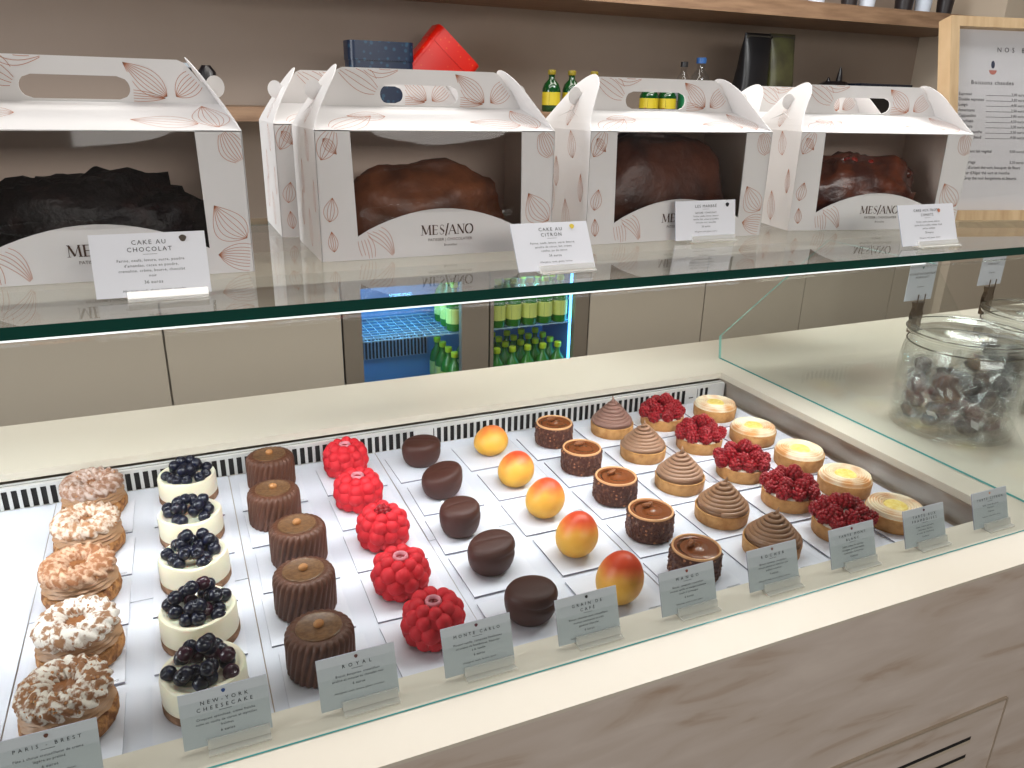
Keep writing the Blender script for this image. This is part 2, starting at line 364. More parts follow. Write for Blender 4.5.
r=N.new('ShaderNodeValToRGB'); e=r.color_ramp.elements; e[0].position=.28; e[0].color=(*srgb(180,158,140),1); e[1].position=.72; e[1].color=(*srgb(216,204,194),1); x=e.new(.42); x.color=(*srgb(202,188,176),1); x=e.new(.55); x.color=(*srgb(207,194,184),1)
L.new(tc.outputs['Object'],mp.inputs[0]); L.new(mp.outputs[0],n.inputs[0]); L.new(n.outputs[0],r.inputs[0]); L.new(r.outputs[0],N['Principled BSDF'].inputs['Base Color'])
part('front_panel',MB().box(XL,XR,.4668,.50,FLZ+.02,-.004),MB1,dc)
part('rear_panel',MB().box(XL,XR,1.29,1.31,FLZ+.02,-TH),CAB,dc)
# service hatch on the front
h=part('service_hatch',MB().box(.16,.918,.4640,.4668,-.52,-.215),MB1,dc)
b=MB().box(.158,.920,.4630,.4668,-.215,-.2125).box(.918,.9205,.4630,.4668,-.52,-.215)
part('hatch_edge',b,mat('pale metal edge',(200,186,168),.3,metal=.5),h)
b=MB()
for k in range(4): b.box(.30,.865,.4636,.4640,-.262-k*.030,-.257-k*.030); b.box(.30,.865,.4632,.4640,-.267-k*.030,-.262-k*.030,1)
part('vent_slots',b,[BLACK,mat('slot lip',(196,182,164),.4)],h)
# well
ZT=-.047
part('well_side',MB().box(LX+.003,LX+.006,SF,LB+.01,-.06,-TH).box(LX-.002,LX+.003,SF,LB,-.005-TH,-TH),STEEL,dc,label='brushed steel side wall of the well')
part('well_front',MB().box(XL,LX+.01,SF-.003,SF,-.06,-TH),STEEL,dc)
part('well_floor',MB().box(XL,LX+.01,SF-.003,LB+.02,-.062,ZT-.003),STEEL,dc)
g=thing('air_grille','pale metal ventilation grille with black slots along the back of the tray','grille',(0,LB-.014,0))
b=MB(); zt,zb=-.0150,ZT-.003
x=-.44; pitch=.0118; gaps=[(.196,.232),(.328,.362),(.872,.90)]
b.box(-.45,LX,-.001,.013,zt-.0009,zt,0); b.box(-.45,LX,-.001,.0,zt-.0055,zt-.0009,0)       # top band (tilted a little)
b.box(-.45,LX,-.001,0,zb,zb+.001,0)
b.box(-.45,LX,.004,.006,zb,zt,1)
while x<LX-.035:
    gp=[q for q in gaps if q[0]-.006<x<q[1]]
    if gp: b.box(gp[0][0],gp[0][1],-.001,0,zb,zt-.0055,0); b.box((gp[0][0]+gp[0][1])/2-.005,(gp[0][0]+gp[0][1])/2+.005,-.0015,-.001,-.038,-.036,1); x=gp[0][1]+.002
    else: b.box(x,x+.0046,-.001,0,zb,zt-.0055,0); x+=pitch
b.box(LX-.034,LX,-.001,0,zb,zt-.0055,0)
part('slotted_plate',b,[STEELL,BLACK],g)
# white paper sheets
xs=[-.45,-.195,.035,.262,.49,.715,.959]
for i in range(6):
    for j,(y0,y1) in enumerate(((SF+.001,.845),(.8455,LB-.0155))):
        tag(part('paper_sheet',MB().box(xs[i],xs[i+1]-.0012,y0,y1,ZT-.0028,ZT-.0015-.0008*((i+j)%2)),WHITE),'white paper sheet lining the well, %s row, %s'%('front' if j==0 else 'back',['at the far left','under the cheesecakes','under ribbed chocolate cakes','under coffee bean cakes','under nut tarts','at the far right'][i]),'sheet','white liner sheets')
# glass
def slab(poly,x0,x1,mats,faces_edge):
    """poly in (y,z) ccw; ends at x0,x1; side faces listed in faces_edge get edge material"""
    mb=MB(); n=len(poly); vs=[(x0,*p) for p in poly]+[(x1,*p) for p in poly]
    mb.add(vs,[tuple(range(n-1,-1,-1)),tuple(range(n,2*n))],1)
    for i in range(n): mb.add([vs[i],vs[(i+1)%n],vs[(i+1)%n+n],vs[i+n]],[(0,1,2,3)],1 if i in faces_edge else 0)
    return mb
gc=thing('glass_case','clear glass guard of the counter with slanted front and side pane','glass case',(0,0,0))
# front pane (slanted), bottom edge shows teal
a=Vector((.515,0)); c=Vector((.772,.2865)); d=(c-a).normalized(); nn=Vector((d.y,-d.x))*.006
part('front_pane',slab([tuple(a+Vector((0,.0005))),tuple(a+nn+Vector((0,.0035))),tuple(c+nn),tuple(c)][::1],XL,XR-.02,None,(0,)),[PANE,EDGE2],gc,label='slanted front pane with teal bottom edge')
poly=[(.522,.0005),(1.2245,.0005),(1.231,.047),(.984,.2868),(.776,.2868)]
mb=MB(); n=5; x0,x1=1.018,1.024; vs=[(x0,*p) for p in poly]+[(x1,*p) for p in poly]
mb.add(vs,[tuple(range(n)),tuple(range(2*n-1,n-1,-1))],0)
for i in range(n): mb.add([vs[i],vs[i+n],vs[(i+1)%n+n],vs[(i+1)%n]],[(0,1,2,3)],2 if i==0 else (0 if i==4 else 1))
part('side_pane',mb,[PANE,EDGE3,EDGE2],gc,label='side pane cut at a slant behind')
sh=thing('glass_shelf','thick glass shelf with dark green edge above the pastry counter','shelf',(0,0,0))
mb=MB(); mb.box(XL,XR-.02,.783,1.39,ZS-.0125,ZS-.0003); mb.mi=[0,0,1,1,1,1]
part('shelf_plate',mb,[GLASS,EDGE],sh)
part('led_profile',MB().box(XL,1.012,.7845,.7885,ZS-.0148,ZS-.0128),mat('led lens',(235,240,240),.4,emit=(.95,1,1),es=.75),sh,label='bright light strip under the front edge')
# posts carrying the shelf (outside the photo)
for x in (-1.15,2.5):
    tag(part('shelf_post',MB().box(x-.01,x+.01,1.30,1.32,.0004,ZS-.0128),STEEL),'slim steel post under the %s end of the glass shelf'%('left' if x<0 else 'right'),'post')

# ------------------------------------------------------------------ signs
def card_sign(x,y,z,w_,h_,lines,label,tilt=18,rz=0,icon=None,title=.0053,shade=SIGN,hold=(.26,.97),name='price_sign'):
    t=thing(name,label,'sign',(x,y,z),rz); tl=R(tilt); st,ct=math.sin(tl),math.cos(tl)
    fn=lambda u,v,o=.0004:(u,v*st-o*ct,v*ct+o*st)
    th=.0012
    b=MB(); P=lambda u,v,o:(u,v*st+o*ct,v*ct-o*st)
    z0=.003
    b.add([P(0,z0,0),P(w_,z0,0),P(w_,h_,0),P(0,h_,0),P(0,z0,th),P(w_,z0,th),P(w_,h_,th),P(0,h_,th)],[(0,1,2,3),(7,6,5,4),(0,4,5,1),(1,5,6,2),(2,6,7,3),(3,7,4,0)]); b.mi=[0,1,1,1,1,1]
    c=part('card',b,[shade,CARDE],t)
    tb=MB(); k=h_/.05
    v=h_-.0085*k
    for body,sz,sp_,dv in lines:
        if body=='-': tb.add([fn(w_/2-.005*k,v),fn(w_/2+.005*k,v),fn(w_/2+.005*k,v+.0003),fn(w_/2-.005*k,v+.0003)],[(0,1,2,3)])
        elif body: text(tb,body,sz*k,fn,w_/2,v,sp=sp_)
        v-=dv*k
    part('lettering',tb,INK,c)
    if icon:
        ib=MB(); ic,iu,iv,ir=icon
        ib.add([fn(w_*iu+ir*(1+.15*math.sin(3*a))*math.cos(a),h_*iv+ir*math.sin(a),.0006) for a in [2*PI*i/14 for i in range(14)]],[tuple(range(14))])
        part('icon',ib,mat('icon %d %d %d'%ic,ic,.5),c)
    hb=MB(); a,b2=w_*hold[0],w_*hold[1]
    hb.box(a,b2,-.0095,.010,0,.0020); hb.add([P(a,.001,-.0042),P(b2,.001,-.0042),P(b2,.0085,-.0042),P(a,.0085,-.0042),P(a,.001,-.0012),P(b2,.001,-.0012),P(b2,.0085,-.0012),P(a,.0085,-.0012)],[(0,1,2,3),(7,6,5,4),(0,4,5,1),(1,5,6,2),(2,6,7,3),(3,7,4,0)])
    hb.add([P(a,.001,.0020),P(b2,.001,.0020),P(b2,.010,.0020),P(a,.010,.0020),P(a,.001,.0036),P(b2,.001,.0036),P(b2,.010,.0036),P(a,.010,.0036)],[(0,1,2,3),(7,6,5,4),(0,4,5,1),(1,5,6,2),(2,6,7,3),(3,7,4,0)])
    part('acrylic_holder',hb,ACR,t,label='clear acrylic holder')
    return t
def L_(title,body,price,allerg,tsz=.0048,bsz=.0029,tsp=1.75):
    o=[]
    for q in title: o.append((q,tsz,tsp,.0054))
    o[-1]=(*o[-1][:3],.0022); o.append(('-',0,0,.0052))
    for q in body: o.append((q,bsz,1.12,.0039))
    o.append(('',0,0,.0012)); o.append((price,.0034,1.1,.0058)); o.append((allerg,.0023,1.1,.003)); return o
sg=[(-.167,('PARIS - BREST',),('Pâte à choux croustillante de crème','légère au praliné'),'6 euros','Allergènes: oeufs, lactose, gluten',(90,50,36),'grey price card reading PARIS - BREST below the ring pastries'),
 (-.041,('NEW-YORK','CHEESECAKE'),('Croquant spéculoos, crème fraîche','cuite au coulis de citron et myrtilles','fraîches'),'6 euros','',(24,60,120),'grey price card reading NEW-YORK CHEESECAKE before the blueberry cakes'),
 (.068,('ROYAL',),('Biscuit dacquoise, croustillant','praliné et mousse au chocolat noir'),'6 euros','Allergènes: oeufs, lactose, gluten, noisettes',(90,50,46),'grey price card reading ROYAL before the ribbed chocolate cakes'),
 (.180,('MONTE CARLO',),('Mousse vanille, compotée framboises','et crème de framboises, financier','à la vanille'),'6 euros','Allergènes: oeufs, lactose, gluten',(90,30,46),'grey price card reading MONTE CARLO before the raspberry-shaped cakes'),
 (.296,('GRAIN DE','CAFÉ'),('Biscuit chocolat noir, croustillant','mousse onctueuse au café','ganache chocolat'),'6 euros','Allergènes: oeufs, lactose, gluten, noisette',(20,20,20),'grey price card reading GRAIN DE CAFE before the coffee bean cakes'),
 (.415,('MANGO',),('Biscuit, compotée croustillant','mousse vanille et mangue exotique','coulis à la mangue'),'6 euros','Allergènes: oeufs, lactose, gluten',(130,60,46),'grey price card reading MANGO at the foot of the nut-coated tarts'),
 (.528,('ROCHER',),('Biscuit noisettes, croustillant','mousse praliné au chocolat noir','praliné noisettes'),'6 euros','Allergènes: oeufs, lactose, gluten, noisettes',(130,100,90),'grey price card reading ROCHER before the swirled cream tarts'),
 (.645,('TARTE MONT','BLANC'),('Sablé, crème de marrons','meringue et crème fraîche','vermicelles de marrons'),'6 euros','Allergènes: oeufs, lactose, gluten',(110,30,40),'grey price card reading TARTE MONT BLANC before the raspberry tarts'),
 (.762,('TARTE AUX','FRAMBOISES'),('Sablé, crème pâtissière','framboises fraîches','et coulis de framboises'),'6 euros','Allergènes: oeufs, lactose, gluten',(80,40,60),'grey price card reading TARTE AUX FRAMBOISES before the lemon tarts'),
 (.882,('TARTE CITRON',),('Sablé, crème de citron','meringue'),'6 euros','Allergènes: oeufs, lactose, gluten',(200,150,120),'grey price card reading TARTE CITRON, rightmost beside the side pane')]
for i,(x,ti,bo,pr,al,ic,lb) in enumerate(sg):
    wd=.0685 if i<9 else .064
    if len(ti)==2 and len(bo)==3: pass
    card_sign(x,.536,.0003,wd,.0485,[('',0,0,.0035)]+L_(ti,bo,pr,al,tsz=.0046 if len(ti[0])<10 else .0042,tsp=2.3 if len(ti[0])<7 else 1.85),lb,tilt=19,icon=(ic,.5,.925,.0016))
WS=mat('sign white',(238,238,244),.35)
card_sign(-.077,.851,ZS+.0002,.108,.0665,L_(('CAKE AU','CHOCOLAT'),('Farine, oeufs, levure, sucre, poudre','d\'amandes, cacao en poudre,','cramaline, crème, beurre, chocolat','noir'),'36 euros','Allergènes: oeufs, gluten, lactose, amandes',tsp=1.3),'white price card reading CAKE AU CHOCOLAT on the glass shelf',tilt=14,icon=((70,56,40),.80,.90,.0035),shade=WS)
card_sign(.380,.838,ZS+.0002,.106,.065,L_(('CAKE AU','CITRON'),('Farine, oeufs, levure, sucre, beurre,','poudre de citron, lait, crème','confits, jus de citron'),'36 euros','Allergènes: oeufs, gluten, lactose',tsp=1.35),'white price card reading CAKE AU CITRON on the glass shelf',tilt=30,icon=((228,200,70),.79,.90,.0032),shade=WS)
card_sign(.700,.972,ZS+.0002,.112,.0615,L_(('LES MARBRÉ',),('NATURE / CHOCOLAT','Farine, oeufs, levure, beurre','vanille, lait, cacao en poudre','chocolat noir, amandes'),'36 euros','Allergènes: oeufs, gluten, lactose',tsp=1.3),'white price card reading LES MARBRE leaning before the third box',tilt=10,icon=((30,26,34),.86,.88,.0032),shade=WS)
card_sign(1.012,.828,ZS+.0002,.120,.066,L_(('CAKE AUX FRUITS','CONFITS'),('Farine, oeufs, levure, beurre','sucre, fruits confits, raisins, rhum','cerises confites'),'36 euros','Allergènes: oeufs, gluten, lactose',tsp=1.2,tsz=.0044),'white price card reading CAKE AUX FRUITS CONFITS before the fourth box',tilt=22,icon=((200,120,90),.72,.84,.0030),shade=WS)

# ------------------------------------------------------------------ cake boxes
BW,BD,BF,BT=.323,.17,.16,.234
def leaf(u,v,ang,ln,wd,n=4,bend=.0):
    n=max(2,n-1)
    """contour lines of a leaf from base (u,v): list of polylines"""
    out=[]; a=R(ang); ca,sa=math.cos(a),math.sin(a)
    for k in range(-n,n+1):
        f=k/n; pts=[]
        for i in range(13):
            s_=i/12; x=ln*s_; y=f*wd*math.sin(PI*s_**.8)*(1 if abs(f)==1 else .95)+bend*math.sin(PI*s_)*ln
            pts.append((u+x*ca-y*sa,v+x*sa+y*ca))
        out.append(pts)
    return out
def clip(pl,inside):
    out=[];cur=[]
    for p in pl:
        if inside(*p): cur.append(p)
        else:
            if len(cur)>1: out.append(cur)
            cur=[]
    if len(cur)>1: out.append(cur)
    return out
def draw(mb,leaves,inside,fn,nrm,w_=.0006,mi=1):
    for lf in leaves:
        for pl in lf:
            for seg in clip(pl,inside): mb.ribbon([(fn(*p),nrm) for p in seg],w_,mi)
def logo(mb,fn,u,v,h):
    """MESIANO wordmark from strokes; thick and thin"""
    th,tn=.17*h,.055*h
    def st(pts,wd):
        q=[Vector(fn(u+a*h,v+b*h)) for a,b in pts]
        nr=(Vector(fn(1,0))-Vector(fn(0,0))).cross(Vector(fn(0,1))-Vector(fn(0,0))).normalized()
        mb.ribbon([(p,nr) for p in q],wd,2)
    def serif(x,y,w_=.28): st([(x-w_/2,y),(x+w_/2,y)],.05*h)
    x=-3.05
    st([(x+.05,0),(x+.1,1)],tn); st([(x+.1,1),(x+.5,.05)],th); st([(x+.5,.05),(x+.88,1)],tn); st([(x+.88,1),(x+.95,0)],th); serif(x+.05,0);serif(x+.95,0,.34);serif(x+.05,1,.2);serif(x+.92,1,.2)
    x+=1.2; st([(x+.1,0),(x+.1,1)],th); [st([(x+.1,q),(x+.55,q)],tn) for q in (.02,.5,.98)]; st([(x+.56,.02),(x+.58,.2)],tn); st([(x+.56,.98),(x+.56,.82)],tn); serif(x+.1,0,.3);serif(x+.1,1,.3)
    x+=.78; st([(x+.5,.82),(x+.42,.97),(x+.25,1),(x+.1,.88),(x+.1,.7)],tn); st([(x+.1,.72),(x+.2,.57),(x+.42,.42),(x+.5,.26)],th); st([(x+.5,.28),(x+.4,.05),(x+.22,0),(x+.08,.05),(x+.04,.22)],tn)
    x+=.72; st([(x-.02,-.12),(x+.26,1.12)],th*.9); serif(x-.02,-.12,.2);serif(x+.26,1.12,.2)
    x+=.32; st([(x+.02,0),(x+.42,1)],tn); st([(x+.42,1),(x+.78,0)],th); st([(x+.16,.34),(x+.62,.34)],tn); serif(x+.02,0,.24);serif(x+.78,0,.3)
    x+=.98; st([(x+.08,0),(x+.08,1)],tn); st([(x+.08,1),(x+.7,.0)],th); st([(x+.72,0),(x+.72,1)],tn); serif(x+.08,0,.24);serif(x+.06,1,.2);serif(x+.72,1,.26)
    x+=.9; P=[(x+.45+.42*math.cos(q),.5+.51*math.sin(q)) for q in [2*PI*i/20 for i in range(21)]]
    st(P[6:15],th*.9); st(P[16:21]+P[1:5],th*.9); st(P,tn)
def cake_box(loc,rz,label,cake=True,full=True):
    t=thing('cake_box',label,'box',loc,rz,None); th=.0012
    xa,xb,za,zb,zm=.043,.276,BF,.030,.062
    # front panel with window
    arch=[(xa+.004+(xb-xa-.004)*i/16, zb+(zm-zb)*math.sin(PI*i/16)**.85) for i in range(17)]
    b=MB()
    def front(y,flip):
        # strips: left, right, bottom segments
        qs=[[(0,0),(xa+.004,0),arch[0],(xa,za),(0,za)],[(xb,0),(BW,0),(BW,za),(xb-.002,za),arch[-1]]]
        for i in range(16): qs.append([(arch[i][0],0),(arch[i+1][0],0),arch[i+1],arch[i]])
        qs[0][1]=(arch[0][0],0); qs[1][0]=(arch[-1][0],0)
        for q in qs:
            vs=[(u,y,v) for u,v in q]; 
            b.add(vs,[tuple(range(len(q)))[::-1] if flip else tuple(range(len(q)))],0)
    front(0,False); front(th,True)
    for i in range(16): b.add([(arch[i][0],0,arch[i][1]),(arch[i+1][0],0,arch[i+1][1]),(arch[i+1][0],th,arch[i+1][1]),(arch[i][0],th,arch[i][1])],[(0,1,2,3)],0)
    fnF=lambda u,v:(u,-.0003,v)
    edge=lambda u:xa if True else 0
    def inF(u,v):
        if not(.001<u<BW-.001 and .001<v<BF-.001): return False
        if xa-.001<u<xb+.001:
            i=min(15,max(0,int((u-xa)/(xb-xa)*16))); return v<arch[i][1]-.002
        return True
    lv=[leaf(.050,.040,a,.060,.010,2,b_) for a,b_ in ((-78,.05),(-42,.18))]+[leaf(.048,.042,a,.045,.005,2) for a in (62,)]
    lv+=[leaf(.016,.012,95,.026,.006,2),leaf(.012,.05,80,.03,.009,2),leaf(.010,.150,-50,.024,.006,2),leaf(.006,.125,65,.045,.012,3)]
    lv+=[leaf(.318,.04,130,.05,.018,4,.1),leaf(.285,.022,-8,.07,.016,5),leaf(.322,.125,118,.045,.016,5)]
    draw(b,lv,inF,fnF,(0,-1,0))
    logo(b,fnF,.170,.028,.0125)
    text(b,'PATISSIER | CHOCOLATIER',.0052,fnF,.172,.0195,sp=1.0,mi=2); text(b,'Bruxelles',.0044,fnF,.172,.0125,sp=1.1,mi=2)
    part('front_panel',b,[BOXW,INKL,INKB],t)
    fb=MB(); nu,nv=24,20
    for j in range(nv+1):
        for i in range(nu+1):
            u=xa-.003+(xb-xa+.006)*i/nu; q=j/nv; v=zb-.002+(za-zb+.0015)*q
            fb.v.append((u,th+.0004-.0050*math.sin(PI*q)**.8*math.sin(PI*i/nu)**.5*(1 if v>zm+.004 else max(0,(v-zb)/(zm+.004-zb))**3)-.0006*NZ.noise(Vector((u*14+loc[0]*9,v*30,0)))*math.sin(PI*q)*math.sin(PI*i/nu),v))
    fb.f=[(j*(nu+1)+i,j*(nu+1)+i+1,(j+1)*(nu+1)+i+1,(j+1)*(nu+1)+i) for j in range(nv) for i in range(nu)]; fb.mi=[0]*len(fb.f)
    part('window_film',fb,PET,t,180,label='clear window film')
    # back panel, base and lining
    b=MB().box(0,BW,BD-th,BD,0,BF).box(0,BW,th,BD-th,0,.0015)
    part('back_panel',b,BOXW,t)
    b=MB().box(.003,BW-.003,BD-.004,BD-.003,.002,BF).box(.002,.003,.004,BD-.003,.002,BF).box(BW-.003,BW-.002,.004,BD-.003,.002,BF)
    part('inner_lining',b,BOXI,t)
    # roof slopes
    ym=BD/2; zr=.187
    for s_,y0,y1 in ((1,0,ym-.0015),(-1,BD,ym+.0015)):
        b=MB(); v=[(0,y0,BF),(BW,y0,BF),(BW-.012,y1,zr),(.012,y1,zr)]; n_=Vector((0,-s_*(zr-BF),abs(ym))).normalized()
        vs=v+[(p[0],p[1],p[2]-th) for p in v]
        b.add(vs,[(0,1,2,3),(7,6,5,4),(0,4,5,1),(1,5,6,2),(2,6,7,3),(3,7,4,0)],0)
        def fnR(u,w_,y0=y0,y1=y1): f=w_/.09; return (u,y0+(y1-y0)*f,BF+(zr-BF)*f+.0003)
        draw(b,[leaf(.02,.0,40,.08,.02,3),leaf(.28,.02,170,.07,.018,3),leaf(.3,.01,100,.07,.02,4),leaf(.1,.05,180,.05,.016,3)],lambda u,w_:.002+w_*.14<u<BW-.002-w_*.14 and .001<w_<.088,fnR,n_)
        part('roof_panel',b,[BOXW,INKL],t)
    # handle: two boards back to back with an oval slot, built as strips around the slot
    b=MB(); hx0,hx1,hz0,hz1=.104,.214,.1895,.2145
    prof=[(zr-.001,.012),(.197,.0205),(.2055,.028),(.214,.035),(.226,.0445),(.231,.049),(BT,.056)]
    def strip(z0,l0,r0,z1,l1,r1):
        for y,fl in ((ym-.0014,0),(ym+.0014,1)):
            vs=[(l0,y,z0),(r0,y,z0),(r1,y,z1),(l1,y,z1)]; b.add(vs,[(3,2,1,0) if fl else (0,1,2,3)],0)
        for p,q in (((l0,z0),(l1,z1)),((r1,z1),(r0,z0))):
            b.add([(p[0],ym-.0014,p[1]),(q[0],ym-.0014,q[1]),(q[0],ym+.0014,q[1]),(p[0],ym+.0014,p[1])],[(0,1,2,3)],0)
    zs=[zr-.001,hz0]+[hz0+(hz1-hz0)*i/8 for i in range(1,9)]+[.226,.231,BT]
    def lx(z):
        for (z0,a),(z1,c_) in zip(prof,prof[1:]):
            if z<=z1: return a+(c_-a)*(z-z0)/(z1-z0)
        return prof[-1][1]
    hr=(hz1-hz0)/2; hc=(hz0+hz1)/2
    for z0,z1 in zip(zs,zs[1:]):
        l0,l1=lx(z0),lx(z1)
        if hz0-1e-6<=z0 and z1<=hz1+1e-6:
            o=lambda z: math.sqrt(max(0,hr*hr-(z-hc)**2))
            strip(z0,l0,hx0+hr-o(z0),z1,l1,hx0+hr-o(z1)); strip(z0,hx1-hr+o(z0),BW-l0,z1,hx1-hr+o(z1),BW-l1)
        else: strip(z0,l0,BW-l0,z1,l1,BW-l1)
    inH=lambda u,v: zr<v<BT-.001 and lx(v)+.001<u<BW-lx(v)-.001 and not(hx0-.002<u<hx1+.002 and hz0-.002<v<hz1+.002)
    fnH=lambda u,v:(u,ym-.0018,v)
    draw(b,[leaf(.104,.204,152,.07,.016,3,-.06),leaf(.075,.243,-8,.06,.011,3,-.1),leaf(.252,.194,140,.055,.013,4),leaf(.262,.194,42,.05,.013,4),leaf(.25,.192,176,.08,.006,2)],inH,fnH,(0,-1,0))
    hd=part('handle',b,[BOXW,INKL],t)
    part('grip_flap',MB().box(hx0+.006,hx1-.006,ym+.0018,ym+.016,hz0-.0012,hz0),BOXW,hd)
    # sides with rounded tips folding inwards, round locking tabs
    for s_,X in ((1,0),(-1,BW)):
        b=MB(); pf=[(0,BD,0,0),(BF,BD,0,0)]
        rows=[(0,0,BD),(BF*.5,0,BD),(BF,0,BD)]
        for i in range(1,15):
            f=[.125,.25,.375,.5,.6,.7,.76,.82,.87,.91,.94,.97,.985,1][i-1]; wd=BD*(1-.66*f**.8)*math.sqrt(max(.004,1-max(0,(f-.70)/.30)**2)); wd=max(wd,.006); mid=BD/2
            rows.append((BF+.077*f, .047*f**1.15, wd))
        def pt(i,e,o): 
            z,dx,wd=rows[i]; return (X+s_*(dx+o),BD/2+(wd/2 if e else -wd/2),z)
        for i in range(len(rows)-1):
            for o in (-.0006,.0006):
                q=[pt(i,0,o),pt(i,1,o),pt(i+1,1,o),pt(i+1,0,o)]; b.add(q,[(0,1,2,3) if (o>0)==(s_>0) else (3,2,1,0)],0)
            for e in (0,1): b.add([pt(i,e,-.0006),pt(i+1,e,-.0006),pt(i+1,e,.0006),pt(i,e,.0006)],[(0,1,2,3)],0)
        fnS=lambda u,v:(X-s_*.0010,u,v)
        draw(b,[leaf(.06,.01,80,.05,.012,3),leaf(.12,.03,100,.05,.012,3),leaf(.05,.12,75,.04,.012,2),leaf(.1,.075,85,.045,.009,2),leaf(.02,.06,85,.04,.007,2)],lambda u,v:.002<u<BD-.002 and .001<v<BF-.001,fnS,(-s_,0,0),.0006)
        fnT=lambda u,v:(X+s_*(.047*max(0,(v-BF)/.077)**1.15-.0010),u,v)
        draw(b,[leaf(.075,.165,70,.045,.010,2)],lambda u,v:BF+.002<v<.225,fnT,(-s_,0,0),.0006)
        sd=part('side_panel',b,[BOXW,INKL],t,60)
        c=(X+s_*.017,ym,.206); b=MB()
        pts=[(c[0]+.0105*math.cos(q),c[2]+.0125*math.sin(q)) for q in [2*PI*i/24 for i in range(24)]]
        b.prism(pts,ym-.0008,ym+.0008,'y'); b.box(min(c[0],c[0]+s_*.016),max(c[0],c[0]+s_*.016),ym-.0007,ym+.0007,.201,.211)
        part('locking_tab',b,BOXW,sd)
    return t
cake_box((-.238,.955,ZS+.0003),0,'white cake box holding the very dark chocolate cake, cut by left photo edge')
cake_box((.171,.985,ZS+.0003),0,'white windowed cake box with brown loaf, second in the front row')
cake_box((.556,.995,ZS+.0003),0,'white windowed cake box behind the LES MARBRE card, third in front row')
cake_box((.959,1.016,ZS+.0003),R(-12),'white windowed cake box nearest the oak menu frame, turned slightly')
cake_box((.150,1.185,ZS+.0003),0,'white cake box standing directly behind the second front box')
cake_box((1.03,1.205,ZS+.0003),R(-4),'white cake box standing behind the fourth box, only its handle showing')
def loaf(loc,rz,label,L0,W0,H0,m_,seed,amp=.12,fine=.05,board=True,bits=None,shift=0):
    t=thing('loaf_cake',label,'cake',loc,rz); n,k=56,26; mb=MB(); vs=[]
    def pt(d):
        e=.78; s_=lambda q:math.copysign(abs(q)**e,q)
        x,y,z=s_(d.x)*L0/2,s_(d.y)*W0/2,max(d.z,-.55)
        z=(z+.55)/1.55*H0
        q=1+amp*NZ.noise(Vector((d.x*2.2+seed,d.y*2,d.z*2)))+fine*NZ.noise(Vector((d.x*9+seed,d.y*9,d.z*9)))
        return (x*q,y*min(q,1.08),max(0,z*(q if z>.01 else 1)))
    for j in range(k+1):
        ph=PI*j/k
        for i in range(n):
            a=2*PI*i/n; d=Vector((math.sin(ph)*math.cos(a),math.sin(ph)*math.sin(a),-math.cos(ph))); x,y,z=pt(d); vs.append((x+shift,y,z+.004))
    mb.add(vs,[(j*n+i,j*n+(i+1)%n,(j+1)*n+(i+1)%n,(j+1)*n+i) for j in range(k) for i in range(n)])
    part('cake_crumb',mb,m_,t,180)
    if board: part('cake_board',MB().box(-L0/2,L0/2,-W0/2-.004,W0/2+.004,0,.002),mat('gold board',(130,100,50),.3,metal=.6),t)
    if bits:
        for i in range(bits[0]):
            a=random.uniform(-.42,.42); b_=random.uniform(-.3,.3); z=H0*(1-abs(a)*.35-abs(b_)*.5)
            part('candied_fruit',MB().ball((0,0,0),1,8,6,(.011+random.random()*.006,.009,.008)),bits[1][i%len(bits[1])],t,180,loc=(a*L0,b_*W0,z))
    return t
loaf((-.09,1.045,ZS+.0022),0,'very dark lumpy chocolate cake inside the first box',.275,.135,.098,mat('black chocolate cake',(22,11,10),.5,bump=(90,.8,.004),noise=(60,(48,24,20),.5,.8)),3,.16,.13)
loaf((.171+.152,1.072,ZS+.0022),0,'brown domed loaf cake inside the second box',.255,.125,.106,mat('brown loaf',(138,80,48),.42,bump=(60,.6,.003),noise=(18,(80,44,28),.35,.7)),11,.14,.05)
loaf((.556+.16,1.082,ZS+.0022),0,'dark brown marbled loaf cake inside the third box',.27,.13,.148,mat('marbled loaf',(100,54,36),.4,bump=(60,.6,.003),noise=(14,(54,28,22),.35,.65)),21,.08,.04)
FB=[mat('amber fruit',(196,96,30),.2,coat=.5),mat('red fruit',(160,34,20),.2,coat=.5),mat('dark fruit',(96,38,20),.2,coat=.5)]
v=Matrix.Rotation(R(-12),3,'Z')@Vector((.165,.086,0))
loaf((.959+v.x,1.016+v.y,ZS+.0022),R(-12),'glossy candied fruit loaf inside the fourth box',.235,.125,.115,mat('fruit loaf',(130,62,32),.3,coat=.4,bump=(50,.7,.004),noise=(22,(78,34,22),.35,.6)),31,.16,.09,bits=(14,FB))

# ------------------------------------------------------------------ framed menu
mf=thing('menu_frame','oak framed drinks menu leaning at the right end of the shelf','picture frame',(1.318,1.0,ZS+.0002),R(-14))
TL=R(15.5)
def fm(u,v,o=0): return (u, v*math.sin(TL)-o*math.cos(TL), v*math.cos(TL)+o*math.sin(TL))
def fbox(mb,u0,u1,v0,v1,o0,o1,mi=None):
    P=[fm(u,v,o) for o in (o0,o1) for u,v in ((u0,v0),(u1,v0),(u1,v1),(u0,v1))]
    mb.add(P,[(3,2,1,0),(4,5,6,7),(0,1,5,4),(1,2,6,5),(2,3,7,6),(3,0,4,7)],mi)
MW,MH,ft=.43,.372,.018
b=MB(); fbox(b,0,MW,0.006,ft+.006,-.028,.004); fbox(b,0,MW,MH-ft,MH,-.028,.004); fbox(b,0,ft,ft+.006,MH-ft,-.028,.004); fbox(b,MW-ft,MW,ft+.006,MH-ft,-.028,.004)
part('frame_rail',b,WOODF,mf)
b=MB(); fbox(b,ft,MW-ft,ft+.006,MH-ft,-.012,-.010); sheet=part('menu_sheet',b,mat('menu paper',(222,220,222),.5),mf)
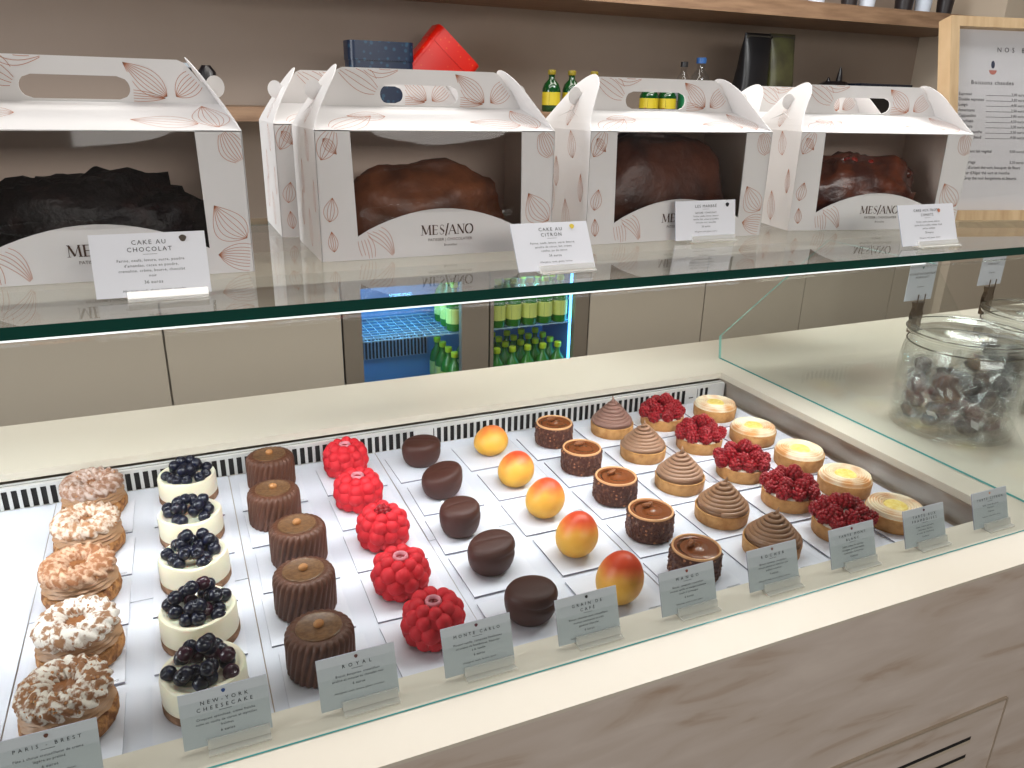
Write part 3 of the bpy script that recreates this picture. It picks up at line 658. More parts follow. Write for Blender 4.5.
b=MB(); fbox(b,ft,MW-ft,ft+.006,MH-ft,-.004,-.0025); part('frame_glass',b,glass('picture glass',(.985,.985,.985)),mf)
b=MB(); fbox(b,.05,MW-.05,.03,MH-.03,-.0275,-.026); part('backing_board',b,BOXI,mf)
tb=MB(); fo=lambda u,v:fm(u,v,-.0095)
text(tb,'NOS BOISSONS',.0125,fo,.182,.315,sp=1.9)
text(tb,'Boissons chaudes',.0105,fo,.100,.256,sp=1.2)
rows=['Espresso','Double espresso','Lungo','Americano','Cappuccino','Macchiato','Café latte','Thé à la menthe','Chocolat chaud']
for i,q in enumerate(rows):
    v=.236-.0098*i; text(tb,q,.0078,fo,.030,v,'LEFT'); text(tb,'%d,%d0 euros'%(2+i%3,5*(i%2)),.0072,fo,.172,v,'RIGHT')
    tb.add([fo(.088,v),fo(.142,v),fo(.142,v+.0006),fo(.088,v+.0006)],[(0,1,2,3)])
v=.132; text(tb,'Supplément lait végétal',.0078,fo,.030,v,'LEFT'); text(tb,'0,50 euros',.0072,fo,.172,v,'RIGHT')
v=.112; text(tb,'Thé Mariage',.0078,fo,.030,v,'LEFT'); text(tb,'3,50 euros',.0072,fo,.172,v,'RIGHT')
for i,q in enumerate(('Souffle d\'orient thé vert, bouquet de fleurs','Bonjour d\'Alger thé vert et menthe','Earl Grey thé noir bergamote et bleuets')): text(tb,q,.0078,fo,.030,.102-.0098*i,'LEFT')
text(tb,'Boissons fraîches',.0105,fo,.345,.256,sp=1.2)
for i,q in enumerate(('Eau plate','Eau gazeuse','Jus de fruits','Limonade','Thé glacé')): text(tb,q,.0078,fo,.27,.236-.0098*i,'LEFT')
part('menu_lettering',tb,INK,sheet)
ib=MB(); 
ib.add([fo(.1+.008*math.cos(a),.282+.008*math.sin(a)) for a in [PI+PI*i/10 for i in range(11)]],[tuple(range(11))],0)
ib.add([fo(.1+.004*math.cos(a),.292+.007*math.sin(a)) for a in [2*PI*i/12 for i in range(12)]],[tuple(range(12))],1)
part('cup_emblem',ib,[mat('coral print',(206,130,116),.5),mat('slate print',(60,66,90),.5)],sheet)

# ------------------------------------------------------------------ pastries
YR=[1.072,.963,.858,.755,.655]      # rows back to front (pastry centres)
ROWN=['back row against the grille','second row from the back','middle row','second row from the front','front row']
CARDX=[-.182,-.068,.046,.160,.272,.387,.500,.613,.727,.840]
colname=['ring pastry','blueberry cheesecake','ribbed chocolate cake','raspberry-shaped cake','coffee bean cake','mango-shaped cake','nut-coated tart','swirled cream tart','fresh raspberry tart','toasted lemon tart']
for ci,xc in enumerate(CARDX):
    for ri in range(5):
        y0=[1.010,.907,.805,.704,.603][ri]; jx_=random.uniform(-.003,.003)
        t=thing('cake_board','white square card under the %s, %s'%(colname[ci],ROWN[ri]),'card',(xc+jx_,y0+.0+random.uniform(-.002,.002),ZT),R(random.uniform(-1.5,1.5)))
        b=MB().box(0,.089,0,.089,-.0014,.0006); b.mi=[1,0,1,1,1,1]
        c=part('card_plate',b,[CARDP,CARDE],t)
        tb=MB(); text(tb,'MESIANO',.0042,lambda u,v:(u,v,.0008),.074,.003,sp=1.1); part('printed_name',tb,INK,c)
PZ=ZT+.0008
PG=['pastries in the ring pastry column','pastries in the cheesecake column','pastries in the ribbed chocolate column','pastries in the raspberry-shaped column','pastries in the coffee bean column','pastries in the mango column','pastries in the nut-coated tart column','pastries in the swirled tart column','pastries in the raspberry tart column','pastries in the lemon tart column']
def nz(p,s_,k=0): return NZ.noise(Vector((p[0]*s_+k,p[1]*s_,p[2]*s_)))
# 1 ring pastry
CHX=mat('choux crumb',(184,128,72),.7,bump=(260,1,.003),noise=(130,(120,70,32),.4,.62))
PCR=mat('praline cream',(172,132,98),.45,bump=(60,.2,.002))
def sugar(name,lo,hi,c1,c2):
    return mat(name,c1,.6,bump=(340,.5,.0012),noise=(120,c2,lo,hi))
PRA=mat('praline heart',(150,98,58),.3,bump=(120,.3,.002))
def ringcake(loc,rz,label,tm,seed,sc=1):
    t=thing('ring_pastry',label,'pastry',loc,rz,PG[0])
    part('choux_base',MB().lathe([(.036,0),(.044,.004),(.0455,.012),(.044,.02),(.036,.022),(.01,.022)],60,fn=lambda r,z,a,j:(r*(1+.05*NZ.noise(Vector((3*math.cos(a)+seed,3*math.sin(a),z*200)))+.03*NZ.noise(Vector((12*math.cos(a),12*math.sin(a),z*500+seed)))),z)),CHX,t,60)
    part('cream_layer',MB().lathe([(.03,.019),(.0415,.0195),(.0440,.0220),(.0410,.0245),(.0435,.0275),(.0405,.0300),(.0430,.0325),(.0400,.0350),(.0400,.0385),(.036,.041),(.03,.042)],96,fn=lambda r,z,a,j:(r*(1+.022*math.sin(12*a+z*420)),z+.0022*math.sin(a+seed))),PCR,t,70)
    prof=[]
    for i in range(15):
        q=-.5+i/14*3.6; prof.append((.0275+.0133*math.cos(q),.0425+.0098*math.sin(q)))
    def fn(r,z,a,j): 
        rd=abs(math.sin(8*a+j*.62+seed))*.0054
        ph=-.5+j/14*3.6
        n_=.0014*NZ.noise(Vector((r*200*math.cos(a),r*200*math.sin(a),z*260+seed)))
        return r+(rd-.001+n_)*math.cos(ph),z+(rd-.001+n_)*math.sin(ph)
    b=MB().lathe(prof,96,fn=fn,caps=False)
    tp=part('choux_top',b,tm,t,80)
    part('praline_heart',MB().lathe([(.021,.034),(.0195,.041),(.0185,.0435),(.012,.0445),(.002,.045)],24,fn=lambda r,z,a,j:(r,z+.0008*math.sin(5*a+seed))),PRA,t,70)
    nb=MB()
    for i in range(170 if seed>12 else 25):
        a=random.uniform(0,2*PI); q=random.uniform(-.3,2.6); rr=.0275+.0148*math.cos(q); zz=.0425+.0115*math.sin(q)
        nb.ball((rr*math.cos(a),rr*math.sin(a),zz),random.uniform(.0009,.0019),5,4,(1,1.3,.8))
    part('nut_pieces',nb,mat('chopped nuts',(182,126,76),.6),t,kind='stuff')
    return t
px=[-.142,-.142,-.143,-.136,-.138]
tops=[sugar('dusted brown',.42,.62,(150,108,84),(206,186,176)),sugar('dusted pale',.42,.58,(170,122,84),(232,214,198)),sugar('dusted cocoa',.44,.6,(160,104,66),(214,178,150)),sugar('dusted white',.42,.52,(160,116,82),(240,232,224)),sugar('dusted white nuts',.46,.56,(150,100,62),(236,226,214))]
rl=['ring pastry thinly sugared and grey brown, back row against the grille','ring pastry with pale sugared ridges, second row from the back','ring pastry dusted reddish brown, middle row','ring pastry with thick white sugar, second row from the front','ring pastry strewn with chopped nuts behind the PARIS - BREST card']
py=[1.085,.980,.874,.762,.664]
for i in range(5): ringcake((px[i],py[i],PZ),random.uniform(0,6),rl[i],tops[i],i*3.1).scale=(.89,.89,.95)
# 2 cheesecakes
BIS=mat('biscuit base',(150,112,84),.8,bump=(300,.8,.002),noise=(120,(118,84,60),.4,.6)); CHE=mat('cheesecake cream',(240,233,208),.35,sss=.15,bump=(30,.15,.001))
BLU=mat('blueberry skin',(12,16,36),.28,noise=(70,(34,46,88),.52,.8),coat=.1); BLR=mat('reddish berry skin',(52,18,36),.3,coat=.2)
bb=MB().lathe([(.0005,.0005),(.003,0),(.0055,.0016),(.0072,.0048),(.0075,.0078),(.0066,.0112),(.0045,.0132),(.0028,.0138),(.0026,.0130),(.0012,.0124),(.0003,.0124)],16,fn=lambda r,z,a,j:(r*(1+(.12*math.sin(5*a) if j==7 else 0)),z)).mesh('blueberry',BLU,180)
bbr=bb.copy(); bbr.materials[0]=BLR
def cheese(loc,rz,label,seed,nb):
    rnd=random.Random(seed); t=thing('blueberry_cheesecake',label,'pastry',loc,rz,PG[1])
    part('biscuit_base',MB().lathe([(.0385,0),(.0395,.002),(.0395,.009),(.039,.0095)],48),BIS,t,50)
    part('cream_body',MB().lathe([(.0385,.0092),(.039,.011),(.0388,.034),(.0375,.0368),(.035,.0372),(.0325,.0362),(.030,.034),(.004,.0335)],56,fn=lambda r,z,a,j:(r*(1+.006*math.sin(5*a+seed)),z+(.0008*math.sin(3*a+seed) if j>2 else 0))),CHE,t,50)
    pos=[]
    k=10
    for i in range(k): a=2*PI*i/k+seed; pos.append((.0255*math.cos(a),.0245*math.sin(a),.033+rnd.uniform(0,.001)))
    for i in range(4): a=2*PI*i/4+.5; pos.append((.0105*math.cos(a),.0105*math.sin(a),.036))
    for i in range(6): a=2*PI*i/6+seed; pos.append((.0170*math.cos(a)+rnd.uniform(-.001,.001),.0165*math.sin(a),.0445+rnd.uniform(-.001,.001)))
    if nb>17: pos.append((.0,.002,.054)); pos.append((.010,.004,.0535))
    for i,p in enumerate(pos[:nb]):
        part('blueberry',bbr if rnd.random()<.08 else bb,None,t,loc=p,rot=(rnd.uniform(-.9,.9),rnd.uniform(-.9,.9),rnd.uniform(0,6)))
    return t
cy_=[1.080,.967,.862,.751,.652]
cn=[20,19,21,22,22]
lab=['low berry heap against the grille in the back row','few berries, second row from the back','one berry perched on top, middle row','tall berry heap, second row from the front','tall berry heap behind the NEW-YORK CHEESECAKE card']
for i in range(5): cheese((-.0225,cy_[i],PZ),0,'round blueberry cheesecake, '+lab[i],i+1,cn[i])
# 3 ribbed chocolate
CHO=mat('velvet chocolate',(88,50,32),.5,bump=(200,.15,.001)); CHT=mat('ganache disc',(120,88,60),.3,bump=(300,.5,.001),noise=(220,(98,68,46),.4,.6)); HAZ=mat('caramel hazelnut',(176,122,72),.35)
def royal(loc,rz,label):
    t=thing('ribbed_chocolate_cake',label,'pastry',loc,rz,PG[2])
    prof=[(.0325,0),(.034,.002)]+[(.0345,.004+.003*i) for i in range(12)]+[(.0343,.041),(.0333,.0445),(.031,.047),(.028,.0485),(.0245,.0488),(.021,.0482),(.004,.048)]
    def fn(r,z,a,j):
        k=max(0,min(1,(r-.022)/.010)); return r-.0011*k*(.5+.5*math.cos(28*a-z*210))**2*2.3,z
    part('mousse_body',MB().lathe(prof,240,fn=fn),CHO,t,75)
    part('ganache_disc',MB().lathe([(.0232,.0478),(.0230,.0496),(.0222,.0500),(.0212,.0494),(.003,.0496)],36),CHT,t,50)
    part('hazelnut',MB().ball((0,0,.0523),.0052,12,8,(1.05,.85,.85)),HAZ,t,180)
    return t
ry=[1.078,.968,.862,.760,.655]; rx=[.092,.083,.098,.089,.087]
r0=royal((rx[0],ry[0],PZ),0,'ribbed round chocolate cake with nut, back row against the grille')
for i in range(1,5): dup(r0,(rx[i],ry[i],PZ),random.uniform(-.3,.3),'ribbed round chocolate cake with nut, '+(ROWN[i] if i<4 else 'front row behind the ROYAL card'))
# 4 raspberry-shaped
RED=mat('velvet red',(204,18,36),.65,bump=(260,.2,.001),sss=.05); RAS=mat('raspberry skin',(128,2,18),.32,noise=(200,(156,8,26),.4,.6)); FUZ=mat('pale raspberry rim',(206,130,140),.5)
def berry(r_=.0098,h_=.019,holes=False,n=7,mm=5):
    mb=MB(); rings=[(.0,.50),(.16,.82),(.36,1.0),(.57,.96),(.77,.75),(.93,.40)]
    for k,(f,q) in enumerate(rings):
        c_=max(4,int(9*q))
        for i in range(c_):
            a=2*PI*(i+.5*(k%2))/c_; rr=(r_-.0022)*q; mb.ball((rr*math.cos(a),rr*math.sin(a),.0024+f*(h_-.004)),.0032,n,mm)
    mb.ball((0,0,h_-.001),.0026,n,mm); mb.ball((0,0,h_*.45),r_*.8,8,6,(1,1,.9))
    return mb
BM=berry(.0108,.0205).mesh('raspberry',RAS,180)
def bigras(loc,rz,label,seed):
    t=thing('raspberry_shaped_cake',label,'pastry',loc,rz,PG[3]); rnd=random.Random(seed); mb=MB()
    mb.lathe([(.024,.001),(.029,.006),(.031,.018),(.029,.034),(.022,.043),(.0135,.045),(.0105,.041),(.010,.036),(.002,.035)],36)
    for k,(z,rr,c_,br) in enumerate(((.0095,.0238,11,.0098),(.0215,.0250,10,.0106),(.0335,.0232,9,.0102),(.0420,.0178,8,.0086))):
        for i in range(c_):
            a=2*PI*(i+.5*(k%2))/c_+rnd.uniform(-.06,.06); q=br*rnd.uniform(.92,1.08)
            mb.ball((rr*math.cos(a),rr*math.sin(a),z+rnd.uniform(-.001,.001)),q,12,8)
    part('velvet_shell',mb,RED,t,180)
    if seed!=3:
        part('raspberry_rim',MB().lathe([(.0085,.040),(.0094,.0445),(.0082,.0478),(.0064,.0475),(.0056,.044)],16,fn=lambda r,z,a,j:(r*(1+.05*math.sin(8*a)),z+.0007*math.sin(8*a)),caps=False),FUZ,t,180)
        part('raspberry_heart',MB().lathe([(.008,.037),(.0072,.0425),(.0055,.044),(.003,.0415),(.0008,.0395)],12),RAS,t,180)
    else: part('raspberry',BM,None,t,loc=(0,0,.034))
    return t
gy=[1.079,.971,.861,.752,.657]; gx=[.203,.198,.205,.198,.207]
rlb=['back row with open berry against the grille','second row from the back','middle row, a whole raspberry pointing up','second row from the front','front row behind the MONTE CARLO card']
for i in range(5): bigras((gx[i],gy[i],PZ),random.uniform(0,6),'bright red velvet raspberry-shaped cake, '+rlb[i],i+1)
# 5 coffee bean
CAF=mat('dark velvet chocolate',(64,28,18),.55,bump=(220,.2,.001))
def bean(loc,rz,label,seed,deep=1.0):
    t=thing('coffee_bean_cake',label,'pastry',loc,rz,PG[4]); mb=MB()
    prof=[(.0165,0),(.0205,.0012),(.0246,.006),(.0272,.012),(.0287,.019),(.0293,.026),(.0290,.0315),(.0278,.0355),(.0257,.0385),(.0226,.0403),(.018,.0414),(.012,.0421),(.006,.0425),(.0005,.0426)]
    def fn(r,z,a,j):
        gz=.0265+.003*math.sin(2*a+seed); side=.5+.5*math.cos(a+.45)
        if j<9: r-=deep*.0042*side**2*math.exp(-((z-gz)/.0022)**2)
        else: z-=.0006*math.exp(-((r*math.sin(a+.5))/.003)**2)*(1 if deep<1.5 else 0)
        return r,z
    k=[]
    for (r0_,z0_),(r1_,z1_) in zip(prof,prof[1:]):
        k+=[(r0_+(r1_-r0_)*q/3,z0_+(z1_-z0_)*q/3) for q in range(3)]
    k.append(prof[-1])
    mb.lathe(k,72,fn=lambda r,z,a,j:fn(r,z,a,j//3))
    mb.v=[(x*1.06,y*.93,z*(1+[1.2,5,1.5,2.8,0][int(seed/1.7+.1)]*x)) for x,y,z in mb.v]
    part('velvet_bean',mb,CAF,t,180)
    return t
by=[1.064,.956,.847,.753,.648]; bx=[.320,.318,.306,.313,.318]
blb=['smooth dark coffee bean cake, back row against the grille','coffee bean cake tilted up to the right, second row from the back','round coffee bean cake, middle row','coffee bean cake with faint groove, second row from the front','coffee bean cake with deep side notch behind the GRAIN DE CAFE card']
for i in range(5): 
    t=bean((bx[i],by[i],PZ),[0,.25,.5,.3,.1][i],blb[i],i*1.7,[.25,.3,.5,.6,1.8][i])
    if i==2: t.scale=(.9,1,1.05)
# 6 mango
def mango_mat(i):
    m_=mat('mango skin %d'%i,(238,178,60),.42,sss=.08); N=m_.node_tree.nodes; L=m_.node_tree.links
    tc=N.new('ShaderNodeTexCoord'); mp=N.new('ShaderNodeVectorMath'); mp.operation='DOT_PRODUCT'; mp.inputs[1].default_value=(.06+.05*i,.10,1.0)
    L.new(tc.outputs['Object'],mp.inputs[0]); n=N.new('ShaderNodeTexNoise'); n.inputs['Scale'].default_value=35; L.new(tc.outputs['Object'],n.inputs[0])
    ad=N.new('ShaderNodeMath'); ad.operation='MULTIPLY_ADD'; ad.inputs[1].default_value=.028; L.new(n.outputs[0],ad.inputs[0]); L.new(mp.outputs['Value'],ad.inputs[2])
    r=N.new('ShaderNodeMapRange'); r.inputs['From Min'].default_value=.006; r.inputs['From Max'].default_value=.066; L.new(ad.outputs[0],r.inputs[0])
    c=N.new('ShaderNodeValToRGB'); e=c.color_ramp.elements; e[0].position=0; e[0].color=(*srgb(206,148,50),1); e[1].position=1; e[1].color=(*srgb(214,72,34),1)
    for p,q in ((.34,(236,180,64)),(.68,(240,172,70)),(.86,(234,124,60))):
        x=e.new(p); x.color=(*srgb(*q),1)
    L.new(r.outputs[0],c.inputs[0]); L.new(c.outputs[0],N['Principled BSDF'].inputs['Base Color']); return m_
def mango(loc,rz,label,i):
    t=thing('mango_shaped_cake',label,'pastry',loc,rz,PG[5]); H_=[.049,.055,.057,.060,.064][i]; R_=[.0280,.0272,.0272,.0272,.0275][i]
    k=28; prof=[]
    for j in range(k+1):
        ph=PI*j/k; z=-math.cos(ph); r=math.sin(ph)*R_*(1-.10*z-.03*z*z); prof.append((max(r,.0002),max((z+1)/2*H_-.0016,0)))
    mb=MB().lathe(prof,48,fn=lambda r,z,a,j:(r*(1+.02*math.cos(a-.6)),z))
    mb.v=[(x+.10*(z-H_/2)+.0, y, z) for x,y,z in mb.v]
    part('glazed_mousse',mb,mango_mat(i),t,180)
    return t
my=[1.060,.945,.847,.744,.639]; mx=[.437,.431,.432,.427,.427]
for i in range(5): mango((mx[i],my[i],PZ),0,'yellow and orange mango-shaped cake, '+(['small and round, back row against the grille','second row from the back, red crown','middle row, mostly yellow','second row from the front, pale orange belly','largest, front row behind the GRAIN DE CAFE card'][i]),i)
# 7 nut coated tarts
COAT=mat('nut coating',(80,38,26),.5,bump=(210,1,.004),noise=(170,(120,78,54),.5,.66)); RIM=mat('sable rim',(222,168,118),.6,bump=(200,.3,.001)); GAN=mat('glossy ganache',(122,66,34),.18,coat=.4); PEC=mat('praline nut',(134,78,42),.3)
def nutt(loc,rz,label):
    t=thing('nut_coated_tart',label,'pastry',loc,rz,PG[6])
    def fn(r,z,a,j): return (r*(1+(.035*NZ.noise(Vector((9*math.cos(a),9*math.sin(a),z*260)))+.02*NZ.noise(Vector((22*math.cos(a),22*math.sin(a),z*600))) if j>0 else 0)),z)
    part('nut_coating',MB().lathe([(.0285,0),(.0305,.001)]+[(.0315,.003+.0026*i) for i in range(12)]+[(.0305,.0345),(.028,.0345)],110,fn=fn),COAT,t,60)
    gb=MB(); rg=random.Random(5)
    for i in range(260):
        a=rg.uniform(0,2*PI); z=rg.uniform(.002,.033); q=rg.uniform(.0009,.0019); gb.ball((.0314*math.cos(a),.0314*math.sin(a),z),q,5,4,(1,1.2,.9),mi=(1 if rg.random()<.13 else 0))
    part('nut_granules',gb,[COAT,mat('pale nut bit',(168,112,76),.5)],t,kind='stuff')
    part('sable_rim',MB().lathe([(.0300,.033),(.0303,.0365),(.0298,.0373),(.0284,.0373),(.0278,.0365),(.0276,.033)],48,caps=False),RIM,t,60)
    part('ganache_swirl',MB().lathe([(.0280,.0350),(.0268,.0356),(.0240,.0360),(.0215,.0350),(.0185,.0362),(.0165,.0354),(.013,.0366),(.011,.0358),(.006,.0372),(.001,.0385)],48,fn=lambda r,z,a,j:(r,z+.0006*math.sin(a+j))),GAN,t,180)
    part('praline_nut',MB().ball((-.004,.006,.0405),.0036,10,7,(2.0,1,.9)).ball((.004,.010,.0395),.003,10,7,(1.2,1,.8)),PEC,t,180)
    return t
ny=[1.062,.957,.853,.751,.652]; nx=[.553,.549,.549,.542,.543]
n0=nutt((nx[0],ny[0],PZ),0,'dark nut-coated tart with caramel centre, back row against the grille')
for i in range(1,5): dup(n0,(nx[i],ny[i],PZ),random.uniform(-.6,.6),'dark nut-coated tart with caramel centre, '+(ROWN[i] if i<4 else 'front row behind the MANGO card'))
# 8 swirled tarts
SHL=mat('tart shell',(204,152,92),.65,bump=(240,.4,.0015),noise=(90,(176,122,66),.4,.65))
def shell(h=.019,r=.0375):
    return MB().lathe([(r*.94,0),(r*.97,.0015),(r,h*.9),(r*.995,h),(r*.95,h+.0004),(r*.93,h-.003),(.002,h-.004)],56)
def swirl(loc,rz,label,m_,hh=1.0):
    t=thing('swirled_cream_tart',label,'pastry',loc,rz,PG[7]); part('tart_shell',shell(),SHL,t,50)
    mb=MB(); turns=7.4; n=int(turns*30); pts=[]; rad=[]
    for i in range(n+1):
        f=i/n; a=2*PI*turns*f; rr=.0330*(1-f)**.78; z=.0215+.031*hh*f**1.0+.004*f*f
        pts.append((rr*math.cos(a),rr*math.sin(a),z)); rad.append(.0043*(1-.42*f))
    pts+= [(.0006,.001,.0215+.035*hh+.003),(.0012,.002,.0215+.035*hh+.0085)]; rad+=[.0022,.0005]
    mb.tube(pts,rad,10); mb.lathe([(.034,.016),(.033,.022),(.024,.030*hh),(.014,.043*hh),(.006,.050*hh),(.001,.053*hh)],32)
    part('cream_swirl',mb,m_,t,180); return t
MAU=mat('mauve cream',(142,106,94),.42); BRC=mat('brown cream',(152,116,92),.38); BR2=mat('cocoa cream',(146,108,80),.35)
wy=[1.064,.961,.851,.749,.655]; wx=[.668,.666,.661,.660,.667]
for i in range(5): swirl((wx[i],wy[i],PZ),[1.2,2.5,.3,4,5][i],['mauve swirled cream tart with sharp peak, back row against the grille','swirled cream tart with brown tip, second row from the back','tall swirled cream tart, middle row','wide swirled cream tart, second row from the front','brown swirled cream tart behind the ROCHER card'][i],[MAU,BRC,BRC,BR2,BR2][i],[1.08,.98,1.0,1.0,.98][i])
# 9 raspberry tarts
CRM=mat('white cream',(238,226,210),.4)
def rtart(loc,rz,label,seed):
    t=thing('raspberry_tart',label,'pastry',loc,rz,PG[8]); rnd=random.Random(seed)
    part('tart_shell',shell(.020,.0385),SHL,t,50); part('cream_filling',MB().lathe([(.0365,.017),(.034,.0215),(.002,.0225)],32),CRM,t,180)
    pos=[(.0275*math.cos(2*PI*i/9+seed),.0275*math.sin(2*PI*i/9+seed),.0205,1) for i in range(9)]
    pos+=[(.0165*math.cos(2*PI*i/6+seed+.3),.0165*math.sin(2*PI*i/6+seed+.3),.0285,.6) for i in range(6)]+[(.003,0,.0385,0)]
    for x,y,z,k in pos:
        a=math.atan2(y,x); tilt=rnd.uniform(.5,1.1)*k if k else rnd.uniform(-.2,.2)
        o=part('raspberry',BM,None,t,loc=(x,y,z)); o.rotation_euler=(Matrix.Rotation(a,4,'Z')@Matrix.Rotation(tilt,4,'Y')@Matrix.Rotation(rnd.uniform(0,6),4,'Z')).to_euler()
        if k==1 and rnd.random()<.5: o.rotation_euler=(Matrix.Rotation(a,4,'Z')@Matrix.Rotation(1.35,4,'Y')).to_euler(); o.location=(x*.72,y*.72,z+.005)
    return t
ty=[1.062,.957,.848,.750,.656]; tx=[.771,.775,.775,.781,.788]
for i in range(5): rtart((tx[i],ty[i],PZ),0,'raspberry tart heaped with fresh berries, '+(ROWN[i] if i<4 else 'front row behind the TARTE MONT BLANC card'),i*.7+.2)
# 10 lemon tarts
def mer_mat():
    m_=mat('toasted meringue',(244,232,206),.4); N=m_.node_tree.nodes; L=m_.node_tree.links; tc=N.new('ShaderNodeTexCoord')
    n=N.new('ShaderNodeTexNoise'); n.inputs['Scale'].default_value=28; L.new(tc.outputs['Object'],n.inputs[0])
    r=N.new('ShaderNodeValToRGB'); e=r.color_ramp.elements; e[0].position=.40; e[0].color=(*srgb(244,234,208),1); e[1].position=.66; e[1].color=(*srgb(222,160,98),1)
    ln=N.new('ShaderNodeSeparateXYZ'); L.new(tc.outputs['Object'],ln.inputs[0]); cb=N.new('ShaderNodeCombineXYZ'); L.new(ln.outputs[0],cb.inputs[0]); L.new(ln.outputs[1],cb.inputs[1])
    le_=N.new('ShaderNodeVectorMath'); le_.operation='LENGTH'; L.new(cb.outputs[0],le_.inputs[0])
    sc=N.new('ShaderNodeMath'); sc.operation='MULTIPLY'; sc.inputs[1].default_value=1770; L.new(le_.outputs['Value'],sc.inputs[0])
    sn=N.new('ShaderNodeMath'); sn.operation='SINE'; L.new(sc.outputs[0],sn.inputs[0])
    ma=N.new('ShaderNodeMath'); ma.operation='MULTIPLY_ADD'; ma.inputs[1].default_value=.085; L.new(sn.outputs[0],ma.inputs[0]); L.new(n.outputs[0],ma.inputs[2])
    L.new(ma.outputs[0],r.inputs[0]); L.new(r.outputs[0],N['Principled BSDF'].inputs['Base Color']); return m_
MER=mer_mat(); CUR=mat('lemon curd',(246,226,146),.3,noise=(120,(238,206,96),.4,.65))
def lemon(loc,rz,label,hh=.021):
    t=thing('lemon_tart',label,'pastry',loc,rz,PG[9]); part('tart_shell',shell(hh,.039),SHL,t,50)
    prof=[(.0378,hh-.003),(.0380,hh),(.0370,hh+.003)]
    for i in range(53):
        f=i/52; r=.0362-.0195*f; prof.append((r,hh+.0048+.0028*math.sin(f*PI)+.0015*math.sin(f*PI*11)))
    prof.append((.0150,hh+.002))
    part('meringue_ring',MB().lathe(prof,56,fn=lambda r,z,a,j:(r,z+.0004*math.sin(a+j*.25)),caps=False),MER,t,180)
    part('lemon_curd',MB().lathe([(.0170,hh+.003),(.0150,hh+.0062),(.0135,hh+.0074),(.012,hh+.0060),(.0105,hh+.0076),(.009,hh+.0062),(.0075,hh+.0078),(.006,hh+.0064),(.004,hh+.0080),(.001,hh+.0072)],32),CUR,t,180)
    return t
ly=[1.061,.948,.845,.749,.650]; lx_=[.887,.881,.889,.889,.880]
l0=lemon((lx_[0],ly[0],PZ),0,'round lemon tart with toasted meringue, back row against the grille')
for i in range(1,5): dup(l0,(lx_[i],ly[i],PZ),random.uniform(0,6),'round lemon tart with toasted meringue, '+(ROWN[i] if i<4 else 'front row behind the TARTE AUX FRAMBOISES card'))

# ------------------------------------------------------------------ candy jars
def jar(loc,rz,label,cardlabel):
    t=thing('candy_jar',label,'jar',loc,rz); r=.0945; h=.148
    b=MB().lathe([(r*.90,0),(r*.985,.004),(r,.012),(r,h-.03),(r*.965,h-.012),(r*.90,h-.002),(r*.90,h+.004),(r*.93,h+.008)],64)
    b.f=b.f[:-1]; b.mi=b.mi[:-1]      # open mouth
    b.lathe([(r*.93,h+.008),(r*.865,h+.004),(r*.865,h-.002),(r*.93,h-.014),(r*.96,h-.03),(r*.96,.014),(r*.93,.009),(r*.02,.008)],64,caps=False)
    part('jar_body',b,CLEAR,t,60)
    b=MB().lathe([(r*.88,h+.0095),(r*.965,h+.011),(r*.985,h+.016),(r*.965,h+.021),(r*.90,h+.023),(r*.80,h+.020),(r*.78,h+.017),(.001,h+.0165)],64,caps=False)
    b.lathe([(r*.88,h+.0095),(r*.80,h+.010),(r*.77,h+.0125),(.001,h+.0125)][::-1],64,caps=False)
    part('lid',b,CLEAR,t,60)
    b=MB().tube([(r*.94*math.cos(a),r*.94*math.sin(a),h-.004) for a in [2*PI*i/48 for i in range(48)]],.0013,6,closed=True)
    b.tube([(r*.985*math.cos(a),r*.985*math.sin(a),h+.0165) for a in [2*PI*i/48 for i in range(48)]],.0011,6,closed=True)
    wr=part('wire_bail',b,mat('jar wire',(150,146,138),.25,metal=1),t,180)
    b=MB(); a0=R(97); c=(r*1.01*math.cos(a0),r*1.01*math.sin(a0))
    b.box(-.012,.012,-.003,.003,h-.008,h+.026); b.tube([(-.012,0,h+.018),(.012,0,h+.018)],.004,8); b.tube([(-.008,-.004,h+.028),(-.008,-.004,h+.058)],.0011,6); b.tube([(.008,-.004,h+.028),(.008,-.004,h+.058)],.0011,6)
    b.prism([(-.012,h+.022),(.012,h+.022),(.008,h+.034),(-.008,h+.034)],-.004,.004,'y'); b.prism([(-.008,h+.034),(.008,h+.034),(.011,h+.044),(-.011,h+.044)],-.004,.004,'y')
    part('metal_clip',b,mat('clip steel',(118,100,86),.3,metal=.9),t,40,loc=(c[0],c[1],0))
    b=MB().box(-.030,.033,.0042,.0052,h+.046,h+.112); s_=tag(part('jar_card',b,CARDP,None,loc=(loc[0]+c[0],loc[1]+c[1],loc[2])),cardlabel,'sign')
    tb=MB(); f=lambda u,v:(u,.0039,v)
    text(tb,'NOUGAT AU CHOCOLAT',.0050,f,0.0015,h+.090,sp=1.1); text(tb,'NOIR & LAIT',.0050,f,0.0015,h+.084,sp=1.1); text(tb,'5 euros',.0045,f,0.0015,h+.068,sp=1.1)
    tb.add([f(.002*math.cos(q),h+.102+.002*math.sin(q)) for q in [2*PI*i/10 for i in range(10)]],[tuple(range(10))],1)
    part('lettering',tb,[INK,mat('teal dot',(40,120,120),.5)],s_)
    return t
JX=[((1.158,.792),0,'left glass candy jar full of wrapped chocolates beside the side pane','white card clipped above the left candy jar'),((1.395,.835),0,'right glass candy jar cut off by the photo edge','white card clipped above the right candy jar')]
WRP=film('cellophane',.08,(.80,.80,.82),.45,.16); CN=[mat('dark candy',(40,26,26),.4),mat('grey candy',(84,80,82),.35),mat('brown candy',(70,38,28),.4)]
CL=mat('candy label',(216,214,216),.5)
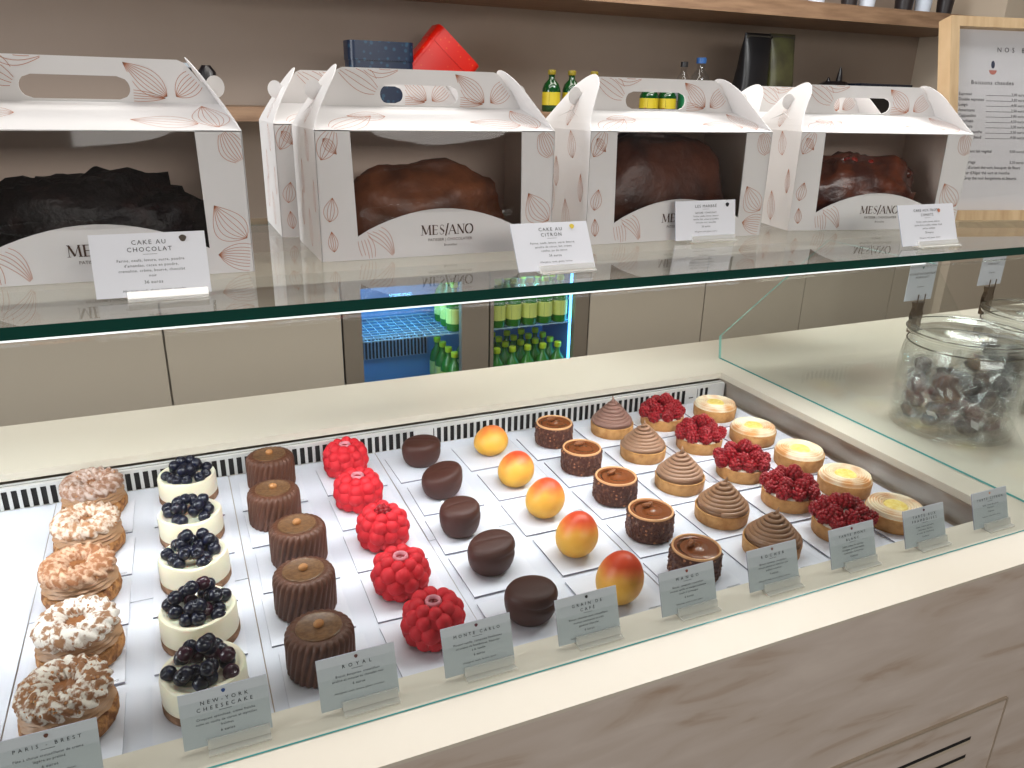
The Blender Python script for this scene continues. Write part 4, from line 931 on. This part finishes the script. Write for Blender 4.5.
def candy(loc,grp,label,k):
    t=thing('wrapped_candy',label,'candy',loc,0,grp); rnd=random.Random(k)
    mb=MB(); mb.ball((0,0,0),.0150,7,5,(1.3,.9,.75),fn=lambda d:1+.25*nz(d,2.3,k)); part('candy_centre',mb,CN[k%3],t,60)
    mb=MB(); n=12; pr=[(.0185,-.036),(.015,-.031),(.0035,-.024),(.012,-.017),(.0165,-.006),(.0165,.006),(.012,.017),(.0035,.024),(.015,.031),(.0185,.036)]
    for j,(r,x) in enumerate(pr):
        for i in range(n):
            a=2*PI*i/n; rr=r*(1+.7*NZ.noise(Vector((math.cos(a)*2+k,math.sin(a)*2,x*90)))+(.25*(-1)**i if j in (0,1,8,9) else .05*(-1)**i))
            mb.v.append((x,rr*math.cos(a),rr*math.sin(a)*.85))
    mb.f=[(j*n+i,j*n+(i+1)%n,(j+1)*n+(i+1)%n,(j+1)*n+i) for j in range(9) for i in range(n)]; mb.mi=[0]*len(mb.f)
    part('cellophane_wrap',mb,WRP,t)
    if k%3==1: part('paper_label',MB().box(-.008,.008,-.0165,-.016,-.007,.006),CL,t)
    return t
protos=None
for ji,(c,rz,lb,cl) in enumerate(JX):
    jar((c[0],c[1],.0003),rz,lb,cl); grp='wrapped chocolates in the %s jar'%('left' if ji==0 else 'right'); lab_='cellophane-wrapped dark chocolate inside the %s candy jar'%('left' if ji==0 else 'right')
    k=0
    for z,ns in ((.026,((.066,8),(.030,3))),(.050,((.064,8),(.028,3))),(.073,((.064,7),(.026,3))),(.093,((.060,4),))):
        for rr,c_ in ns:
            for i in range(c_):
                a=2*PI*i/c_+z*37; p=(c[0]+rr*math.cos(a),c[1]+rr*math.sin(a),z+random.uniform(-.003,.004))
                if protos is None: protos=[candy((0,0,-5),grp,lab_,q) for q in range(6)]; used=[False]*6
                q=k%6; rot=(random.uniform(-.8,.8),random.uniform(-.6,.6),a+PI/2+random.uniform(-.6,.6)); k+=1
                if not used[q]: o=protos[q]; used[q]=True; o.location=p
                else: o=dup(protos[q],p,0,lab_,grp)
                o.rotation_euler=rot
bpy.context.view_layer.update()
